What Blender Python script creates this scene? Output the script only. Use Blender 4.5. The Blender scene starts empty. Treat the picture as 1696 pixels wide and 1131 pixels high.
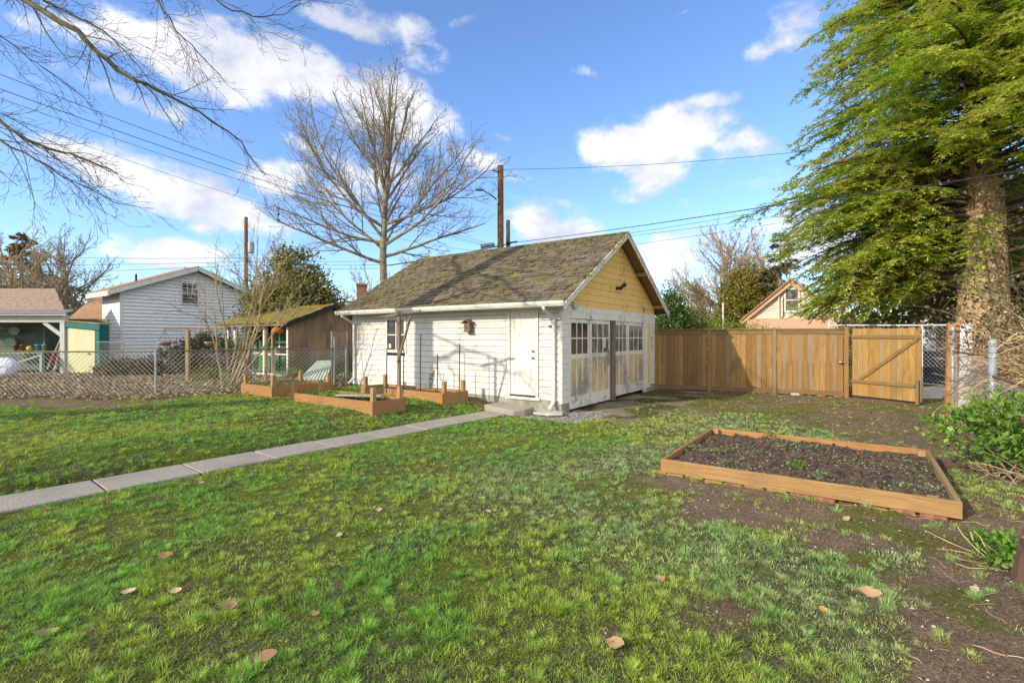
import bpy, math, random
import numpy as np
from mathutils import Vector, Matrix

SC = bpy.context.scene
COL = SC.collection
R = math.radians
# ------------------------------------------------------------------ camera
F, HZ, CX, H = 815.0, 558.0, 848.0, 1.7
cam_d = bpy.data.cameras.new('camera'); cam = bpy.data.objects.new('camera', cam_d); COL.objects.link(cam)
cam.location = (0, 0, H); cam.rotation_euler = (R(90), 0, 0)
cam_d.sensor_width = 36.0; cam_d.lens = 36.0 * F / 1696.0
cam_d.shift_y = -(565.5 - HZ) / 1696.0
cam_d.clip_start = 0.05; cam_d.clip_end = 3000
SC.camera = cam
SC.view_settings.view_transform = 'Standard'; SC.view_settings.look = 'None'
SC.view_settings.exposure = 0.82; SC.view_settings.gamma = 1
SC.cycles.max_bounces = 6; SC.cycles.transparent_max_bounces = 8
# ------------------------------------------------------------------ sun
SAZ, SEL = R(33), R(24)          # light travels along (cos, sin) of SAZ
SUN_DIR = Vector((-math.cos(SAZ) * math.cos(SEL), -math.sin(SAZ) * math.cos(SEL), math.sin(SEL)))
sd = bpy.data.lights.new('sun', 'SUN'); sd.energy = 3.0; sd.angle = R(0.55); sd.color = (1.0, 0.90, 0.74)
sun = bpy.data.objects.new('sun', sd); COL.objects.link(sun); sun.location = SUN_DIR * 50
sun.rotation_euler = SUN_DIR.to_track_quat('Z', 'Y').to_euler()

# ------------------------------------------------------------------ node helpers
class NT:
    def __init__(s, tree): s.t = tree; s.n = tree.nodes; s.l = tree.links
    def new(s, typ, **kw):
        nd = s.n.new(typ)
        for k, v in kw.items(): setattr(nd, k, v)
        return nd
    def put(s, sock, v):
        if v is None: return
        if isinstance(v, bpy.types.NodeSocket): s.l.new(v, sock)
        else:
            if isinstance(v, (tuple, list)) and len(v) == 3 and sock.type == 'RGBA': v = (*v, 1)
            sock.default_value = v
    def m(s, op, a, b=None, c=None, clamp=False):
        nd = s.new('ShaderNodeMath', operation=op); nd.use_clamp = clamp
        s.put(nd.inputs[0], a)
        if b is not None: s.put(nd.inputs[1], b)
        if c is not None: s.put(nd.inputs[2], c)
        return nd.outputs[0]
    def mix(s, f, a, b, blend='MIX'):
        nd = s.new('ShaderNodeMix', data_type='RGBA', blend_type=blend)
        s.put(nd.inputs[0], f); s.put(nd.inputs[6], a); s.put(nd.inputs[7], b)
        return nd.outputs[2]
    def noise(s, vec, scale, detail=3, rough=0.55, dist=0.0):
        nd = s.new('ShaderNodeTexNoise'); s.put(nd.inputs['Vector'], vec)
        nd.inputs['Scale'].default_value = scale; nd.inputs['Detail'].default_value = detail
        nd.inputs['Roughness'].default_value = rough; nd.inputs['Distortion'].default_value = dist
        return nd.outputs['Fac']
    def step(s, v, lo, hi):
        nd = s.new('ShaderNodeMapRange', interpolation_type='SMOOTHSTEP'); s.put(nd.inputs[0], v)
        nd.inputs[1].default_value = lo; nd.inputs[2].default_value = hi
        return nd.outputs[0]
    def coord(s, which='Object'): return s.new('ShaderNodeTexCoord').outputs[which]
    def scale(s, vec, sc, off=None):
        nd = s.new('ShaderNodeMapping'); s.put(nd.inputs['Vector'], vec)
        nd.inputs['Scale'].default_value = sc
        if off is not None: s.put(nd.inputs['Location'], off)
        return nd.outputs[0]
    def attr(s, name, out='Fac'):
        nd = s.new('ShaderNodeAttribute'); nd.attribute_name = name; return nd.outputs[out]
    def comb(s, x, y, z):
        nd = s.new('ShaderNodeCombineXYZ'); s.put(nd.inputs[0], x); s.put(nd.inputs[1], y); s.put(nd.inputs[2], z); return nd.outputs[0]
    def bump(s, h, strength=0.5, dist=0.01):
        nd = s.new('ShaderNodeBump'); s.put(nd.inputs['Height'], h)
        nd.inputs['Strength'].default_value = strength; nd.inputs['Distance'].default_value = dist
        return nd.outputs[0]

def material(name, fn, rough=0.75, spec=0.3, metal=0.0, trans=0.0):
    m = bpy.data.materials.new(name); m.use_nodes = True
    t = NT(m.node_tree); b = t.n['Principled BSDF']; out = t.n['Material Output']
    b.inputs['Roughness'].default_value = rough; b.inputs['Metallic'].default_value = metal
    b.inputs['Specular IOR Level'].default_value = spec
    res = fn(t)
    if not isinstance(res, dict): res = {'c': res}
    t.put(b.inputs['Base Color'], res['c'])
    if 'n' in res: t.put(b.inputs['Normal'], res['n'])
    if 'r' in res: t.put(b.inputs['Roughness'], res['r'])
    if trans:
        tr = t.new('ShaderNodeBsdfTranslucent'); t.put(tr.inputs['Color'], res['c'])
        mx = t.new('ShaderNodeMixShader'); mx.inputs[0].default_value = trans
        t.l.new(b.outputs[0], mx.inputs[1]); t.l.new(tr.outputs[0], mx.inputs[2]); t.l.new(mx.outputs[0], out.inputs[0])
    return m

# ------------------------------------------------------------------ world: Nishita sky with clouds by direction
wd = bpy.data.worlds.new('World'); SC.world = wd; wd.use_nodes = True
w = NT(wd.node_tree); w.n.clear()
sky = w.new('ShaderNodeTexSky', sky_type='NISHITA'); sky.sun_disc = False
sky.sun_elevation = SEL; sky.sun_rotation = math.atan2(SUN_DIR.x, SUN_DIR.y)
sky.altitude = 50; sky.air_density = 1.0; sky.dust_density = 0.4; sky.ozone_density = 2.5
gen = w.coord('Generated')
sep = w.new('ShaderNodeSeparateXYZ'); w.l.new(gen, sep.inputs[0])
az = w.m('ARCTAN2', sep.outputs[0], sep.outputs[1]); el = w.m('ARCSINE', sep.outputs[2])
n_big = w.noise(w.scale(gen, (1,1,1.7)), 6.0, 8, 0.62, 0.5)
n_fine = w.noise(w.scale(gen, (1,1,1.5)), 19.0, 7, 0.62, 0.3)
nz = w.m('ADD', w.m('MULTIPLY', w.m('SUBTRACT', n_big, 0.5), 2.6), w.m('MULTIPLY', w.m('SUBTRACT', n_fine, 0.5), 2.0))
BL = [  # cloud ellipses: picture px, py, rx, ry, tilt(deg), weight
 (1090,236,120,42,0,1.25),(1085,290,62,42,-25,1.05),(1010,245,52,34,0,1.1),(1230,240,75,30,5,1.0),(1120,205,80,18,5,.9),(1180,166,50,13,5,.72),
 (560,35,90,16,8,.75),(700,95,50,20,10,.66),(760,40,60,12,-10,.5),(250,180,160,22,12,.8),(60,140,90,20,10,.6),(520,250,90,18,15,.6),(380,250,120,16,10,.5),(1420,120,60,20,0,.5),(1150,20,60,14,0,.5),(980,120,60,12,10,.4),(860,235,60,14,20,.55),(1500,300,100,40,0,.6),
 (1310,50,60,36,0,.74),(1265,88,36,24,0,.66),(650,40,115,26,8,.72),(490,66,44,12,0,.55),(720,75,45,18,20,.5),
 (500,125,190,40,4,1.25),(300,95,170,42,8,1.15),(120,45,130,38,5,.85),(640,180,140,46,14,1.1),(790,262,95,20,20,.8),
 (190,280,120,36,10,1.25),(320,330,130,42,14,1.2),(450,295,62,34,0,1.0),(110,250,60,22,0,.9),(420,370,110,30,10,.8),
 (290,420,110,24,0,1.25),(190,418,32,14,0,.9),(600,300,120,60,0,.55),(930,392,90,46,20,1.1),(880,340,60,30,30,.6),
 (1090,430,70,44,0,1.1),(1250,300,120,22,-5,.62),(1130,340,130,40,0,.45),(1340,390,120,60,0,.9),(1180,395,70,30,0,.7),(60,380,60,18,0,.6),
]
dens = None
for px, py, rx, ry, tilt, wt in BL:
    u0 = math.atan2(px - CX, F); v0 = math.atan2(HZ - py, math.hypot(F, px - CX))
    k = 1 / math.hypot(1, (px - CX) / F)
    du = w.m('SUBTRACT', az, u0); dv = w.m('SUBTRACT', el, v0)
    c, s_ = math.cos(R(-tilt)), math.sin(R(-tilt))
    a = rx / F * k * k * 1.0; b = ry / F * k
    uu = w.m('MULTIPLY_ADD', du, c / a, w.m('MULTIPLY', dv, s_ / a))
    vv = w.m('MULTIPLY_ADD', du, -s_ / b, w.m('MULTIPLY', dv, c / b))
    q = w.m('MULTIPLY_ADD', uu, uu, w.m('MULTIPLY', vv, vv))
    g = w.m('MULTIPLY', w.m('EXPONENT', w.m('MULTIPLY', q, -0.75)), wt)
    dens = g if dens is None else w.m('MAXIMUM', dens, g)
# added fill light: unseen bright cloud field across the sky behind the camera
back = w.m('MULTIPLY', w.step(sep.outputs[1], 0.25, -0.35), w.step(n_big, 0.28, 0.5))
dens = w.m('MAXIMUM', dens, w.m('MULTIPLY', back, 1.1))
hz = w.step(el, 0.16, 0.0)
dens2 = w.m('ADD', w.m('MULTIPLY_ADD', w.m('MULTIPLY', nz, 0.6), w.step(dens, 0.05, 0.45), dens), w.m('MULTIPLY', hz, 0.25))
cov = w.step(dens2, 0.35, 0.90)
shade = w.step(w.m('ADD', w.m('MULTIPLY', w.noise(w.scale(gen, (1, 1, 1.6), (0.03, 0, 0.05)), 7.0, 4, .6), 1.0), w.m('MULTIPLY', dens2, 0.16)), 0.44, 0.76)
ccol = w.mix(shade, (0.60, 0.64, 0.76), (0.96, 0.96, 0.98))
skyc = w.mix(1.0, sky.outputs[0], (0.80, 0.92, 1.12), 'MULTIPLY')
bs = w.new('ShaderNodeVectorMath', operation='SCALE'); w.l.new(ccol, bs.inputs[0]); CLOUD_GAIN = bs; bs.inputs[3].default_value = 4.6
gb = w.m('MULTIPLY_ADD', w.step(sep.outputs[1], 0.1, -0.5), 3.0, 4.3); w.l.new(gb, bs.inputs[3])   # extra gain on the clouds behind the camera, added as fill
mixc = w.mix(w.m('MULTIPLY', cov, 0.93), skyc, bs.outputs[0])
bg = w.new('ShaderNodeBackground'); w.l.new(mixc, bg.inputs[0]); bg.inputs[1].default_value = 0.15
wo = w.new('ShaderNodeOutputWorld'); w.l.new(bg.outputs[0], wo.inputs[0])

# ------------------------------------------------------------------ geometry helpers
CORN = (1.108, 11.01)
D1 = (-0.8175, 0.576); D2 = (0.576, 0.8175)
ROT = math.atan2(-0.576, 0.8175)
def at(px, py, Y): return ((px - CX) / F * Y, Y, H - (py - HZ) / F * Y)
def gp(px, py, z=0.0):
    Y = (H - z) * F / (py - HZ); return ((px - CX) / F * Y, Y)
def W(x, y):   # garage frame -> world
    return (CORN[0] - D1[0] * x + D2[0] * y, CORN[1] - D1[1] * x + D2[1] * y)
def ss(a, b, x):
    t = np.clip((np.asarray(x, float) - a) / (b - a), 0, 1); return t * t * (3 - 2 * t)
_rs = np.random.RandomState(5); _lat = _rs.rand(256, 256)
def vnoise(x, y):
    x = np.asarray(x, float); y = np.asarray(y, float)
    xi = np.floor(x).astype(int); yi = np.floor(y).astype(int); fx = x - xi; fy = y - yi
    fx = fx * fx * (3 - 2 * fx); fy = fy * fy * (3 - 2 * fy)
    a = _lat[xi & 255, yi & 255]; b = _lat[(xi + 1) & 255, yi & 255]
    c = _lat[xi & 255, (yi + 1) & 255]; d = _lat[(xi + 1) & 255, (yi + 1) & 255]
    return (a * (1 - fx) + b * fx) * (1 - fy) + (c * (1 - fx) + d * fx) * fy
def fbm(x, y, f, o=4):
    s = 0; amp = 1; tot = 0
    for i in range(o):
        s = s + amp * vnoise(np.asarray(x) * f + 17.3 * i, np.asarray(y) * f + 9.1 * i); tot += amp; amp *= .5; f *= 2.03
    return s / tot

def setmesh(name, V, FA, mat, parent=None, rnd=None, col=None, smooth=False):
    V = np.asarray(V, np.float32); FA = np.asarray(FA, np.int32); k = FA.shape[1]
    me = bpy.data.meshes.new(name)
    me.vertices.add(len(V)); me.vertices.foreach_set('co', V.ravel())
    me.loops.add(FA.size); me.loops.foreach_set('vertex_index', FA.ravel())
    me.polygons.add(len(FA)); me.polygons.foreach_set('loop_start', np.arange(0, FA.size, k, dtype=np.int32))
    me.update(calc_edges=True)
    if rnd is not None:
        a = me.attributes.new('rnd', 'FLOAT', 'FACE'); a.data.foreach_set('value', np.asarray(rnd, np.float32))
    if col is not None:
        for nm, arr in col.items():
            a = me.attributes.new(nm, 'FLOAT_COLOR', 'POINT')
            c4 = np.ones((len(V), 4), np.float32); c4[:, :3] = arr; a.data.foreach_set('color', c4.ravel())
    if smooth: me.polygons.foreach_set('use_smooth', np.ones(len(FA), bool))
    if mat: me.materials.append(mat)
    o = bpy.data.objects.new(name, me); COL.objects.link(o)
    if parent: o.parent = parent
    return o

class MB:
    def __init__(s, seed=1): s.v = []; s.f = []; s.r = []; s.rg = random.Random(seed)
    def add(s, vs, fs, r=None):
        n = len(s.v); s.v += [tuple(v) for v in vs]; r = s.rg.random() if r is None else r
        for f in fs: s.f.append([i + n for i in f]); s.r.append(r)
    def box(s, x0, x1, y0, y1, z0, z1, r=None):
        s.add([(x0,y0,z0),(x1,y0,z0),(x1,y1,z0),(x0,y1,z0),(x0,y0,z1),(x1,y0,z1),(x1,y1,z1),(x0,y1,z1)],
              [(0,3,2,1),(4,5,6,7),(0,1,5,4),(1,2,6,5),(2,3,7,6),(3,0,4,7)], r)
    def obox(s, c, sz, M=None, r=None):
        M = M or Matrix.Identity(3); vs = []
        for z in (-.5, .5):
            for x, y in ((-.5,-.5),(.5,-.5),(.5,.5),(-.5,.5)):
                vs.append(Vector(c) + M @ Vector((x*sz[0], y*sz[1], z*sz[2])))
        s.add(vs, [(0,3,2,1),(4,5,6,7),(0,1,5,4),(1,2,6,5),(2,3,7,6),(3,0,4,7)], r)
    def bar(s, p, q, wd_, th, r=None, up=(0,0,1)):   # box from p to q
        p = Vector(p); q = Vector(q); d = (q - p); L = d.length; d = d / L; up = Vector(up)
        sx = d.cross(up)
        if sx.length < 1e-4: sx = d.cross(Vector((0,1,0)))
        sx.normalize(); u = sx.cross(d)
        vs = []
        for e in (p, q):
            for a, b in ((-1,-1),(1,-1),(1,1),(-1,1)): vs.append(e + sx*(a*wd_/2) + u*(b*th/2))
        s.add(vs, [(0,1,2,3),(7,6,5,4),(0,4,5,1),(1,5,6,2),(2,6,7,3),(3,7,4,0)], r)
    def prism(s, poly, axis, a, b, r=None):   # poly in the other two coords, extruded along axis a..b
        n = len(poly); vs = []
        for t in (a, b):
            for u, v in poly: vs.append({'x': (t,u,v), 'y': (u,t,v), 'z': (u,v,t)}[axis])
        fs = [tuple(range(n)), tuple(range(2*n-1, n-1, -1))] + [(i, n+i, n+(i+1)%n, (i+1)%n) for i in range(n)]
        s.add(vs, fs, r)
    def tube(s, pts, rad, n=5, cap=False, r=None):
        pts = [Vector(p) for p in pts]; k = len(pts)
        if not isinstance(rad, (list, tuple)): rad = [rad]*k
        vs = []; pr = None
        for i, p in enumerate(pts):
            d = (pts[min(i+1,k-1)] - pts[max(i-1,0)])
            if d.length < 1e-9: d = Vector((0,0,1))
            d.normalize()
            if pr is None: pr = d.cross(Vector((0.31,0.2,0.93)) if abs(d.z) < .9 else Vector((1,0,0)))
            pr = (pr - d*pr.dot(d)); pr.normalize(); b = d.cross(pr)
            for j in range(n):
                a = 2*math.pi*j/n; vs.append(p + (pr*math.cos(a) + b*math.sin(a))*rad[i])
        fs = [(i*n+j, i*n+(j+1)%n, (i+1)*n+(j+1)%n, (i+1)*n+j) for i in range(k-1) for j in range(n)]
        if cap: fs += [tuple(range(n-1,-1,-1)), tuple(range((k-1)*n, k*n))]
        s.add(vs, fs, r)
    def lathe(s, prof, c=(0,0,0), n=12, r=None):
        vs = [(c[0]+rr*math.cos(2*math.pi*j/n), c[1]+rr*math.sin(2*math.pi*j/n), c[2]+z) for rr, z in prof for j in range(n)]
        fs = [(i*n+j, i*n+(j+1)%n, (i+1)*n+(j+1)%n, (i+1)*n+j) for i in range(len(prof)-1) for j in range(n)]
        s.add(vs, fs, r)
    def ball(s, c, rr, n=8, m_=5, r=None, jit=0):
        sx, sy, sz = rr if isinstance(rr, (tuple, list)) else (rr,)*3
        vs = []
        for i in range(m_+1):
            th = math.pi*i/m_
            for j in range(n):
                k = 1 + s.rg.uniform(-jit, jit); ph = 2*math.pi*j/n
                vs.append((c[0]+sx*k*math.sin(th)*math.cos(ph), c[1]+sy*k*math.sin(th)*math.sin(ph), c[2]-sz*k*math.cos(th)))
        s.add(vs, [(i*n+j, i*n+(j+1)%n, (i+1)*n+(j+1)%n, (i+1)*n+j) for i in range(m_) for j in range(n)], r)
    def build(s, name, mat, parent=None, smooth=False, bevel=0, fix=True):
        me = bpy.data.meshes.new(name); me.from_pydata(s.v, [], s.f); me.update()
        a = me.attributes.new('rnd', 'FLOAT', 'FACE'); a.data.foreach_set('value', s.r)
        if smooth: me.polygons.foreach_set('use_smooth', [True]*len(me.polygons))
        me.materials.append(mat)
        o = bpy.data.objects.new(name, me); COL.objects.link(o)
        if parent: o.parent = parent
        if bevel:
            md = o.modifiers.new('bevel', 'BEVEL'); md.width = bevel; md.segments = 1; md.limit_method = 'ANGLE'
        return o

def tag(o, label=None, cat=None, group=None, kind=None):
    if label: o['label'] = label
    if cat: o['category'] = cat
    if group: o['group'] = group
    if kind: o['kind'] = kind
    return o
def thing(name, label, cat, loc=(0,0,0), rz=0, group=None):
    o = bpy.data.objects.new(name, None); COL.objects.link(o); o.location = loc; o.rotation_euler = (0,0,rz)
    o.empty_display_size = .2
    return tag(o, label, cat, group)
def struct(o): o['kind'] = 'structure'; return o
def copy_tree(o, parent=None):
    c = o.copy(); COL.objects.link(c); c.parent = parent
    for ch in o.children: copy_tree(ch, c)
    return c

def rhomb(name, P, D, U, L, Wd, rnd, mat, parent=None, cup=0.0):
    """many small leaves: base P, direction D, normal U"""
    P, D, U = (np.asarray(a, np.float32) for a in (P, D, U))
    D = D/np.maximum(np.linalg.norm(D, axis=1, keepdims=True), 1e-6); S = np.cross(D, U); S /= np.maximum(np.linalg.norm(S, axis=1, keepdims=True), 1e-6)
    N = np.cross(S, D); L = np.broadcast_to(np.asarray(L, np.float32), (len(P),))[:, None]; Wd = np.broadcast_to(np.asarray(Wd, np.float32), (len(P),))[:, None]
    mid = P + D*L*.45 + N*L*cup
    V = np.stack([P, mid + S*Wd/2, P + D*L, mid - S*Wd/2], 1).reshape(-1, 3)
    FA = np.arange(len(P)*4).reshape(-1, 4)
    return setmesh(name, V, FA, mat, parent, rnd=rnd)
# ------------------------------------------------------------------ materials
def paint(name, base, dirt=(0.30,0.27,0.21), peel=None, under=(0.22,0.20,0.17), amt=0.0, scale=(6,6,2.2), rough=.6, var=.12):
    def fn(t):
        o = t.coord(); r = t.attr('rnd')
        off = t.comb(t.m('MULTIPLY', r, 7.0), t.m('MULTIPLY', r, 3.0), t.m('MULTIPLY', r, 5.0))
        v = t.scale(o, (1,1,1), off)
        n1 = t.noise(t.scale(v, (3,3,.8)), 2.0, 5); n2 = t.noise(v, 30, 4)
        c = t.mix(t.m('MULTIPLY', t.step(n1, .45, .8), .35), base, dirt)
        c = t.mix(t.m('MULTIPLY', t.step(n2, .6, .75), .3), c, dirt)
        c = t.mix(t.m('MULTIPLY', r, var), c, (base[0]*.6, base[1]*.6, base[2]*.55))
        h = n2
        if amt > 0:
            pn = t.noise(t.scale(v, scale), 3.2, 6, .68); pz = t.m('ADD', pn, t.m('MULTIPLY', t.m('SUBTRACT', t.noise(o, 1.3, 2), .5), .5))
            k = t.step(pz, .5+.5*(.5-amt)+.0, .5+.5*(.5-amt)+.03)
            uc = t.mix(t.noise(t.scale(v, (40,40,4)), 2, 3), under, (under[0]*.45, under[1]*.42, under[2]*.4))
            c = t.mix(k, c, uc); h = t.m('SUBTRACT', t.m('MULTIPLY', n2, .3), k)
        return {'c': c, 'n': t.bump(h, .35, .006)}
    return material(name, fn, rough)
def wood(name, c1, c2, axis='z', rough=.75, stain=None, vs=.5, grain=1.0, grey=0):
    sc = {'z': (14,14,1.1), 'x': (1.1,14,14), 'y': (14,1.1,14)}[axis]
    def fn(t):
        o = t.coord(); r = t.attr('rnd')
        off = t.comb(t.m('MULTIPLY', r, 31.0), t.m('MULTIPLY', r, 17.0), t.m('MULTIPLY', r, 11.0))
        v = t.scale(o, tuple(a*grain for a in sc), off)
        g = t.noise(v, 2.5, 6, .65, 1.2)
        c = t.mix(t.step(g, .3, .7), c1, c2)
        c = t.mix(t.m('MULTIPLY', r, vs), c, t.mix(.5, c2, (c2[0]*.45, c2[1]*.42, c2[2]*.4)))
        k = t.step(t.noise(t.scale(o, (1,1,.5)), 1.4, 5, .6), .52, .75)
        c = t.mix(t.m('MULTIPLY', k, .65), c, stain or (c2[0]*.4, c2[1]*.4, c2[2]*.36))
        if grey: c = t.mix(t.m('MULTIPLY', t.m('MULTIPLY', t.step(t.m('FRACT', t.m('MULTIPLY', r, 7.31)), .45, .95), t.step(t.noise(v, .6, 3), .3, .6)), grey), c, (.27,.215,.135))
        kn = t.step(t.noise(t.scale(o, (3,3,3), off), 2.6, 1), .78, .84); c = t.mix(t.m('MULTIPLY', kn, .7), c, (.05,.03,.015))
        return {'c': c, 'n': t.bump(g, .4, .004)}
    return material(name, fn, rough)
def plain(name, c, c2=None, sc=8, rough=.6, metal=0, spec=.3, bump=.2, lo=.35, hi=.65):
    c2 = c2 or tuple(a*.75 for a in c)
    def fn(t):
        n = t.noise(t.coord(), sc, 5, .6); return {'c': t.mix(t.step(n, lo, hi), c, c2), 'n': t.bump(n, bump, .01)}
    return material(name, fn, rough, spec, metal)
def leafmat(name, stops, trans=.3, rough=.5, spec=.35, blend=None):
    def fn(t):
        r = t.attr('rnd'); rp = t.new('ShaderNodeValToRGB'); t.put(rp.inputs[0], r)
        e = rp.color_ramp.elements
        while len(e) < len(stops): e.new(.5)
        for i, (p, c) in enumerate(stops): e[i].position = p; e[i].color = (*c, 1)
        n = t.noise(t.coord(), 1.1, 3); return t.mix(t.m('MULTIPLY', t.step(n, .35, .65), .35), rp.outputs[0], (stops[-1][1]))
    return material(name, fn, rough, spec, 0, trans)

M = {}
M['siding'] = paint('white_siding', (.63,.60,.525), var=.10)
M['trim'] = paint('white_trim', (.66,.635,.56), var=.06)
M['peelwhite'] = paint('peeling_white', (.70,.665,.58), amt=.30, var=.05, under=(.34,.31,.27))
M['doorwhite'] = paint('door_rail_white', (.70,.66,.56), amt=.36, var=.05, scale=(18,18,2.4), under=(.30,.27,.22))
M['yellow'] = paint('yellow_siding', (.80,.51,.15), dirt=(.42,.26,.08), amt=.27, scale=(2.5,2.5,5), var=.15, under=(.36,.30,.22))
M['yellowp'] = paint('yellow_peeling', (.66,.50,.25), dirt=(.45,.38,.25), amt=.50, scale=(20,20,1.3), var=.2, under=(.40,.36,.29))
M['steel_door'] = paint('door_white', (.67,.635,.55), var=.02, dirt=(.5,.48,.42))
M['greywood'] = wood('weathered_wood', (.26,.20,.13), (.12,.09,.06), 'z')
M['rafter'] = wood('eave_boards', (.50,.33,.14), (.24,.15,.07), 'y')
M['dark'] = plain('dark_gap', (.02,.018,.015), rough=.9)
def shingle(t):
    o = t.coord(); r = t.attr('rnd')
    n = t.noise(o, 22, 4); c = t.mix(r, (.225,.18,.115), (.075,.058,.04))
    c = t.mix(t.step(n, .4, .7), c, (.27,.22,.15))
    g = t.noise(t.scale(o, (.6,1.6,1)), 1.0, 5, .6); c = t.mix(t.m('MULTIPLY', t.step(g, .46, .62), .45), c, (.12,.12,.035))
    f = t.noise(o, 150, 2); c = t.mix(t.m('MULTIPLY', f, .45), c, (.05,.045,.035))
    return {'c': c, 'n': t.bump(f, .5, .004)}
M['shingle'] = material('mossy_shingle', shingle, .9, .15)
def mossf(t):
    o = t.coord(); r = t.attr('rnd'); n = t.noise(o, 40, 4)
    c = t.mix(n, (.22,.185,.03), (.06,.06,.015)); c = t.mix(t.m('MULTIPLY', r, .6), c, (.13,.105,.05)); return {'c': c, 'n': t.bump(n, .8, .01)}
M['moss'] = material('moss', mossf, .95, .1)
def moss2(t):
    o = t.coord(); n = t.noise(o, 5, 6, .7); n2 = t.noise(o, 45, 3)
    c = t.mix(t.step(n, .4, .62), (.19,.12,.05), (.30,.25,.035)); c = t.mix(t.m('MULTIPLY', n2, .6), c, (.12,.11,.02)); return {'c': c, 'n': t.bump(n2, 1, .03)}
M['mossroof'] = material('moss_roof', moss2, .95, .1)
M['concrete'] = plain('foundation_concrete', (.34,.32,.26), (.22,.22,.15), 3, .9)
def slabf(t):
    o = t.coord(); n = t.noise(o, 60, 4, .7); v = t.new('ShaderNodeTexVoronoi'); t.put(v.inputs['Vector'], o); v.inputs['Scale'].default_value = 85
    c = t.mix(t.step(v.outputs['Distance'], .15, .55), (.54,.48,.375), (.22,.185,.14)); c = t.mix(t.m('MULTIPLY', t.step(t.noise(o, 1.6, 5), .45, .7), .5), c, (.15,.145,.10))
    return {'c': t.mix(t.m('MULTIPLY', n, .3), c, (.5,.48,.43)), 'n': t.bump(v.outputs['Distance'], .6, .006)}
M['slab'] = material('aggregate_slab', slabf, .9, .2)
M['bedwood'] = wood('raised_bed_cedar', (.42,.23,.085), (.27,.13,.042), 'x', vs=.35, stain=(.13,.09,.035), grey=.3)
M['bedwoodp'] = wood('raised_bed_post', (.42,.27,.11), (.27,.155,.06), 'z', vs=.3)
M['bedpale'] = wood('pale_cedar', (.40,.25,.10), (.26,.145,.05), 'x', vs=.3, stain=(.15,.115,.05), grey=.5)
M['fencewood'] = wood('fence_cedar', (.42,.245,.08), (.24,.125,.038), 'z', vs=.9, stain=(.13,.075,.028), grey=.75)
M['fencerail'] = wood('fence_rail', (.27,.17,.065), (.15,.09,.035), 'x', vs=.3, stain=(.16,.15,.08))
M['gatewood'] = wood('gate_cedar', (.46,.28,.08), (.28,.15,.04), 'z', vs=.75, grey=.6, stain=(.13,.09,.03))
M['postorange'] = wood('new_post', (.50,.26,.10), (.34,.15,.05), 'z', vs=.1, stain=(.22,.20,.06))
M['oldplank'] = wood('old_plank', (.42,.38,.28), (.24,.21,.15), 'x')
M['stake'] = plain('green_stake', (.05,.07,.05)); M['pole'] = wood('utility_pole', (.22,.105,.05), (.10,.045,.022), 'z', vs=0, grain=.3)
M['poleold'] = wood('old_pole', (.24,.20,.14), (.10,.08,.05), 'z', vs=0, grain=.3)
M['galv'] = plain('galvanised_steel', (.42,.43,.42), (.30,.31,.31), 20, .45, .6)
M['greypost'] = plain('grey_post', (.34,.36,.36), (.26,.28,.27), 12, .5, .2)
M['rust'] = plain('rusty_rail', (.16,.085,.05), (.24,.17,.11), 14, .7, .2)
M['wire'] = plain('fence_wire', (.50,.48,.43), rough=.5, metal=.4); M['wirepale'] = plain('pale_wire', (.60,.60,.57), rough=.5, metal=.3)
M['cable'] = plain('black_cable', (.035,.035,.038), rough=.6)
M['black'] = plain('black_plastic', (.02,.022,.022), rough=.5)
M['metal'] = plain('brushed_metal', (.5,.48,.44), rough=.3, metal=.9)
M['soil'] = plain('garden_soil', (.04,.026,.018), (.125,.085,.055), 14, .95, bump=1.0)
M['crumb'] = plain('soil_crumb', (.13,.09,.06), (.22,.16,.11), 30, .95)
M['brick'] = plain('red_brick', (.30,.13,.075), (.17,.07,.04), 16, .9, bump=.6)
M['brickmoss'] = plain('mossy_brick', (.27,.12,.06), (.22,.19,.03), 9, .9, bump=.6, lo=.45, hi=.55)
def glassf(t):
    n = t.noise(t.coord(), 2.2, 3); return {'c': t.mix(n, (.012,.014,.014), (.09,.085,.075)), 'r': t.m('MULTIPLY_ADD', n, .1, .04)}
M['glass'] = material('dark_window_glass', glassf, .08, .6)
def dustf(t):
    n = t.noise(t.scale(t.coord(), (1,1.5,1)), 3.2, 4); return {'c': t.mix(t.step(n,.35,.6), (.06,.052,.045), (.20,.175,.15)), 'r': .25}
M['dusty'] = material('dusty_window_glass', dustf, .3, .5)
M['vinyl'] = paint('vinyl_siding', (.74,.73,.68), var=.05, dirt=(.45,.44,.36)); M['vinyltrim'] = paint('vinyl_trim', (.66,.64,.58), var=.04)
M['bark'] = plain('grey_bark', (.28,.235,.155), (.15,.115,.07), 6, .9, bump=.5)
M['barktan'] = plain('tan_bark', (.42,.32,.18), (.26,.19,.10), 9, .9, bump=.4)
M['barkdark'] = plain('dark_twig_bark', (.075,.055,.04), (.12,.10,.05), 7, .9, bump=.3)
M['barkbeech'] = plain('mossy_bark', (.16,.15,.055), (.08,.06,.035), 3, .9, bump=.3)
def cbark(t):
    o = t.scale(t.coord(), (1.0,1.0,.55)); v = t.new('ShaderNodeTexVoronoi', feature='DISTANCE_TO_EDGE'); t.put(v.inputs['Vector'], t.scale(o, (1,1,1))); v.inputs['Scale'].default_value = 9
    n = t.noise(o, 7, 6, .7, 1.5)
    c = t.mix(t.step(n, .35, .62), (.24,.15,.08), (.58,.42,.23)); c = t.mix(t.m('MULTIPLY', t.step(v.outputs[0], .06, 0), .5), c, (.09,.055,.03))
    return {'c': c, 'n': t.bump(t.m('ADD', n, t.m('MULTIPLY', v.outputs[0], 1.0)), 1.0, .06)}
M['conbark'] = material('conifer_bark', cbark, .95, .1)
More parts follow.
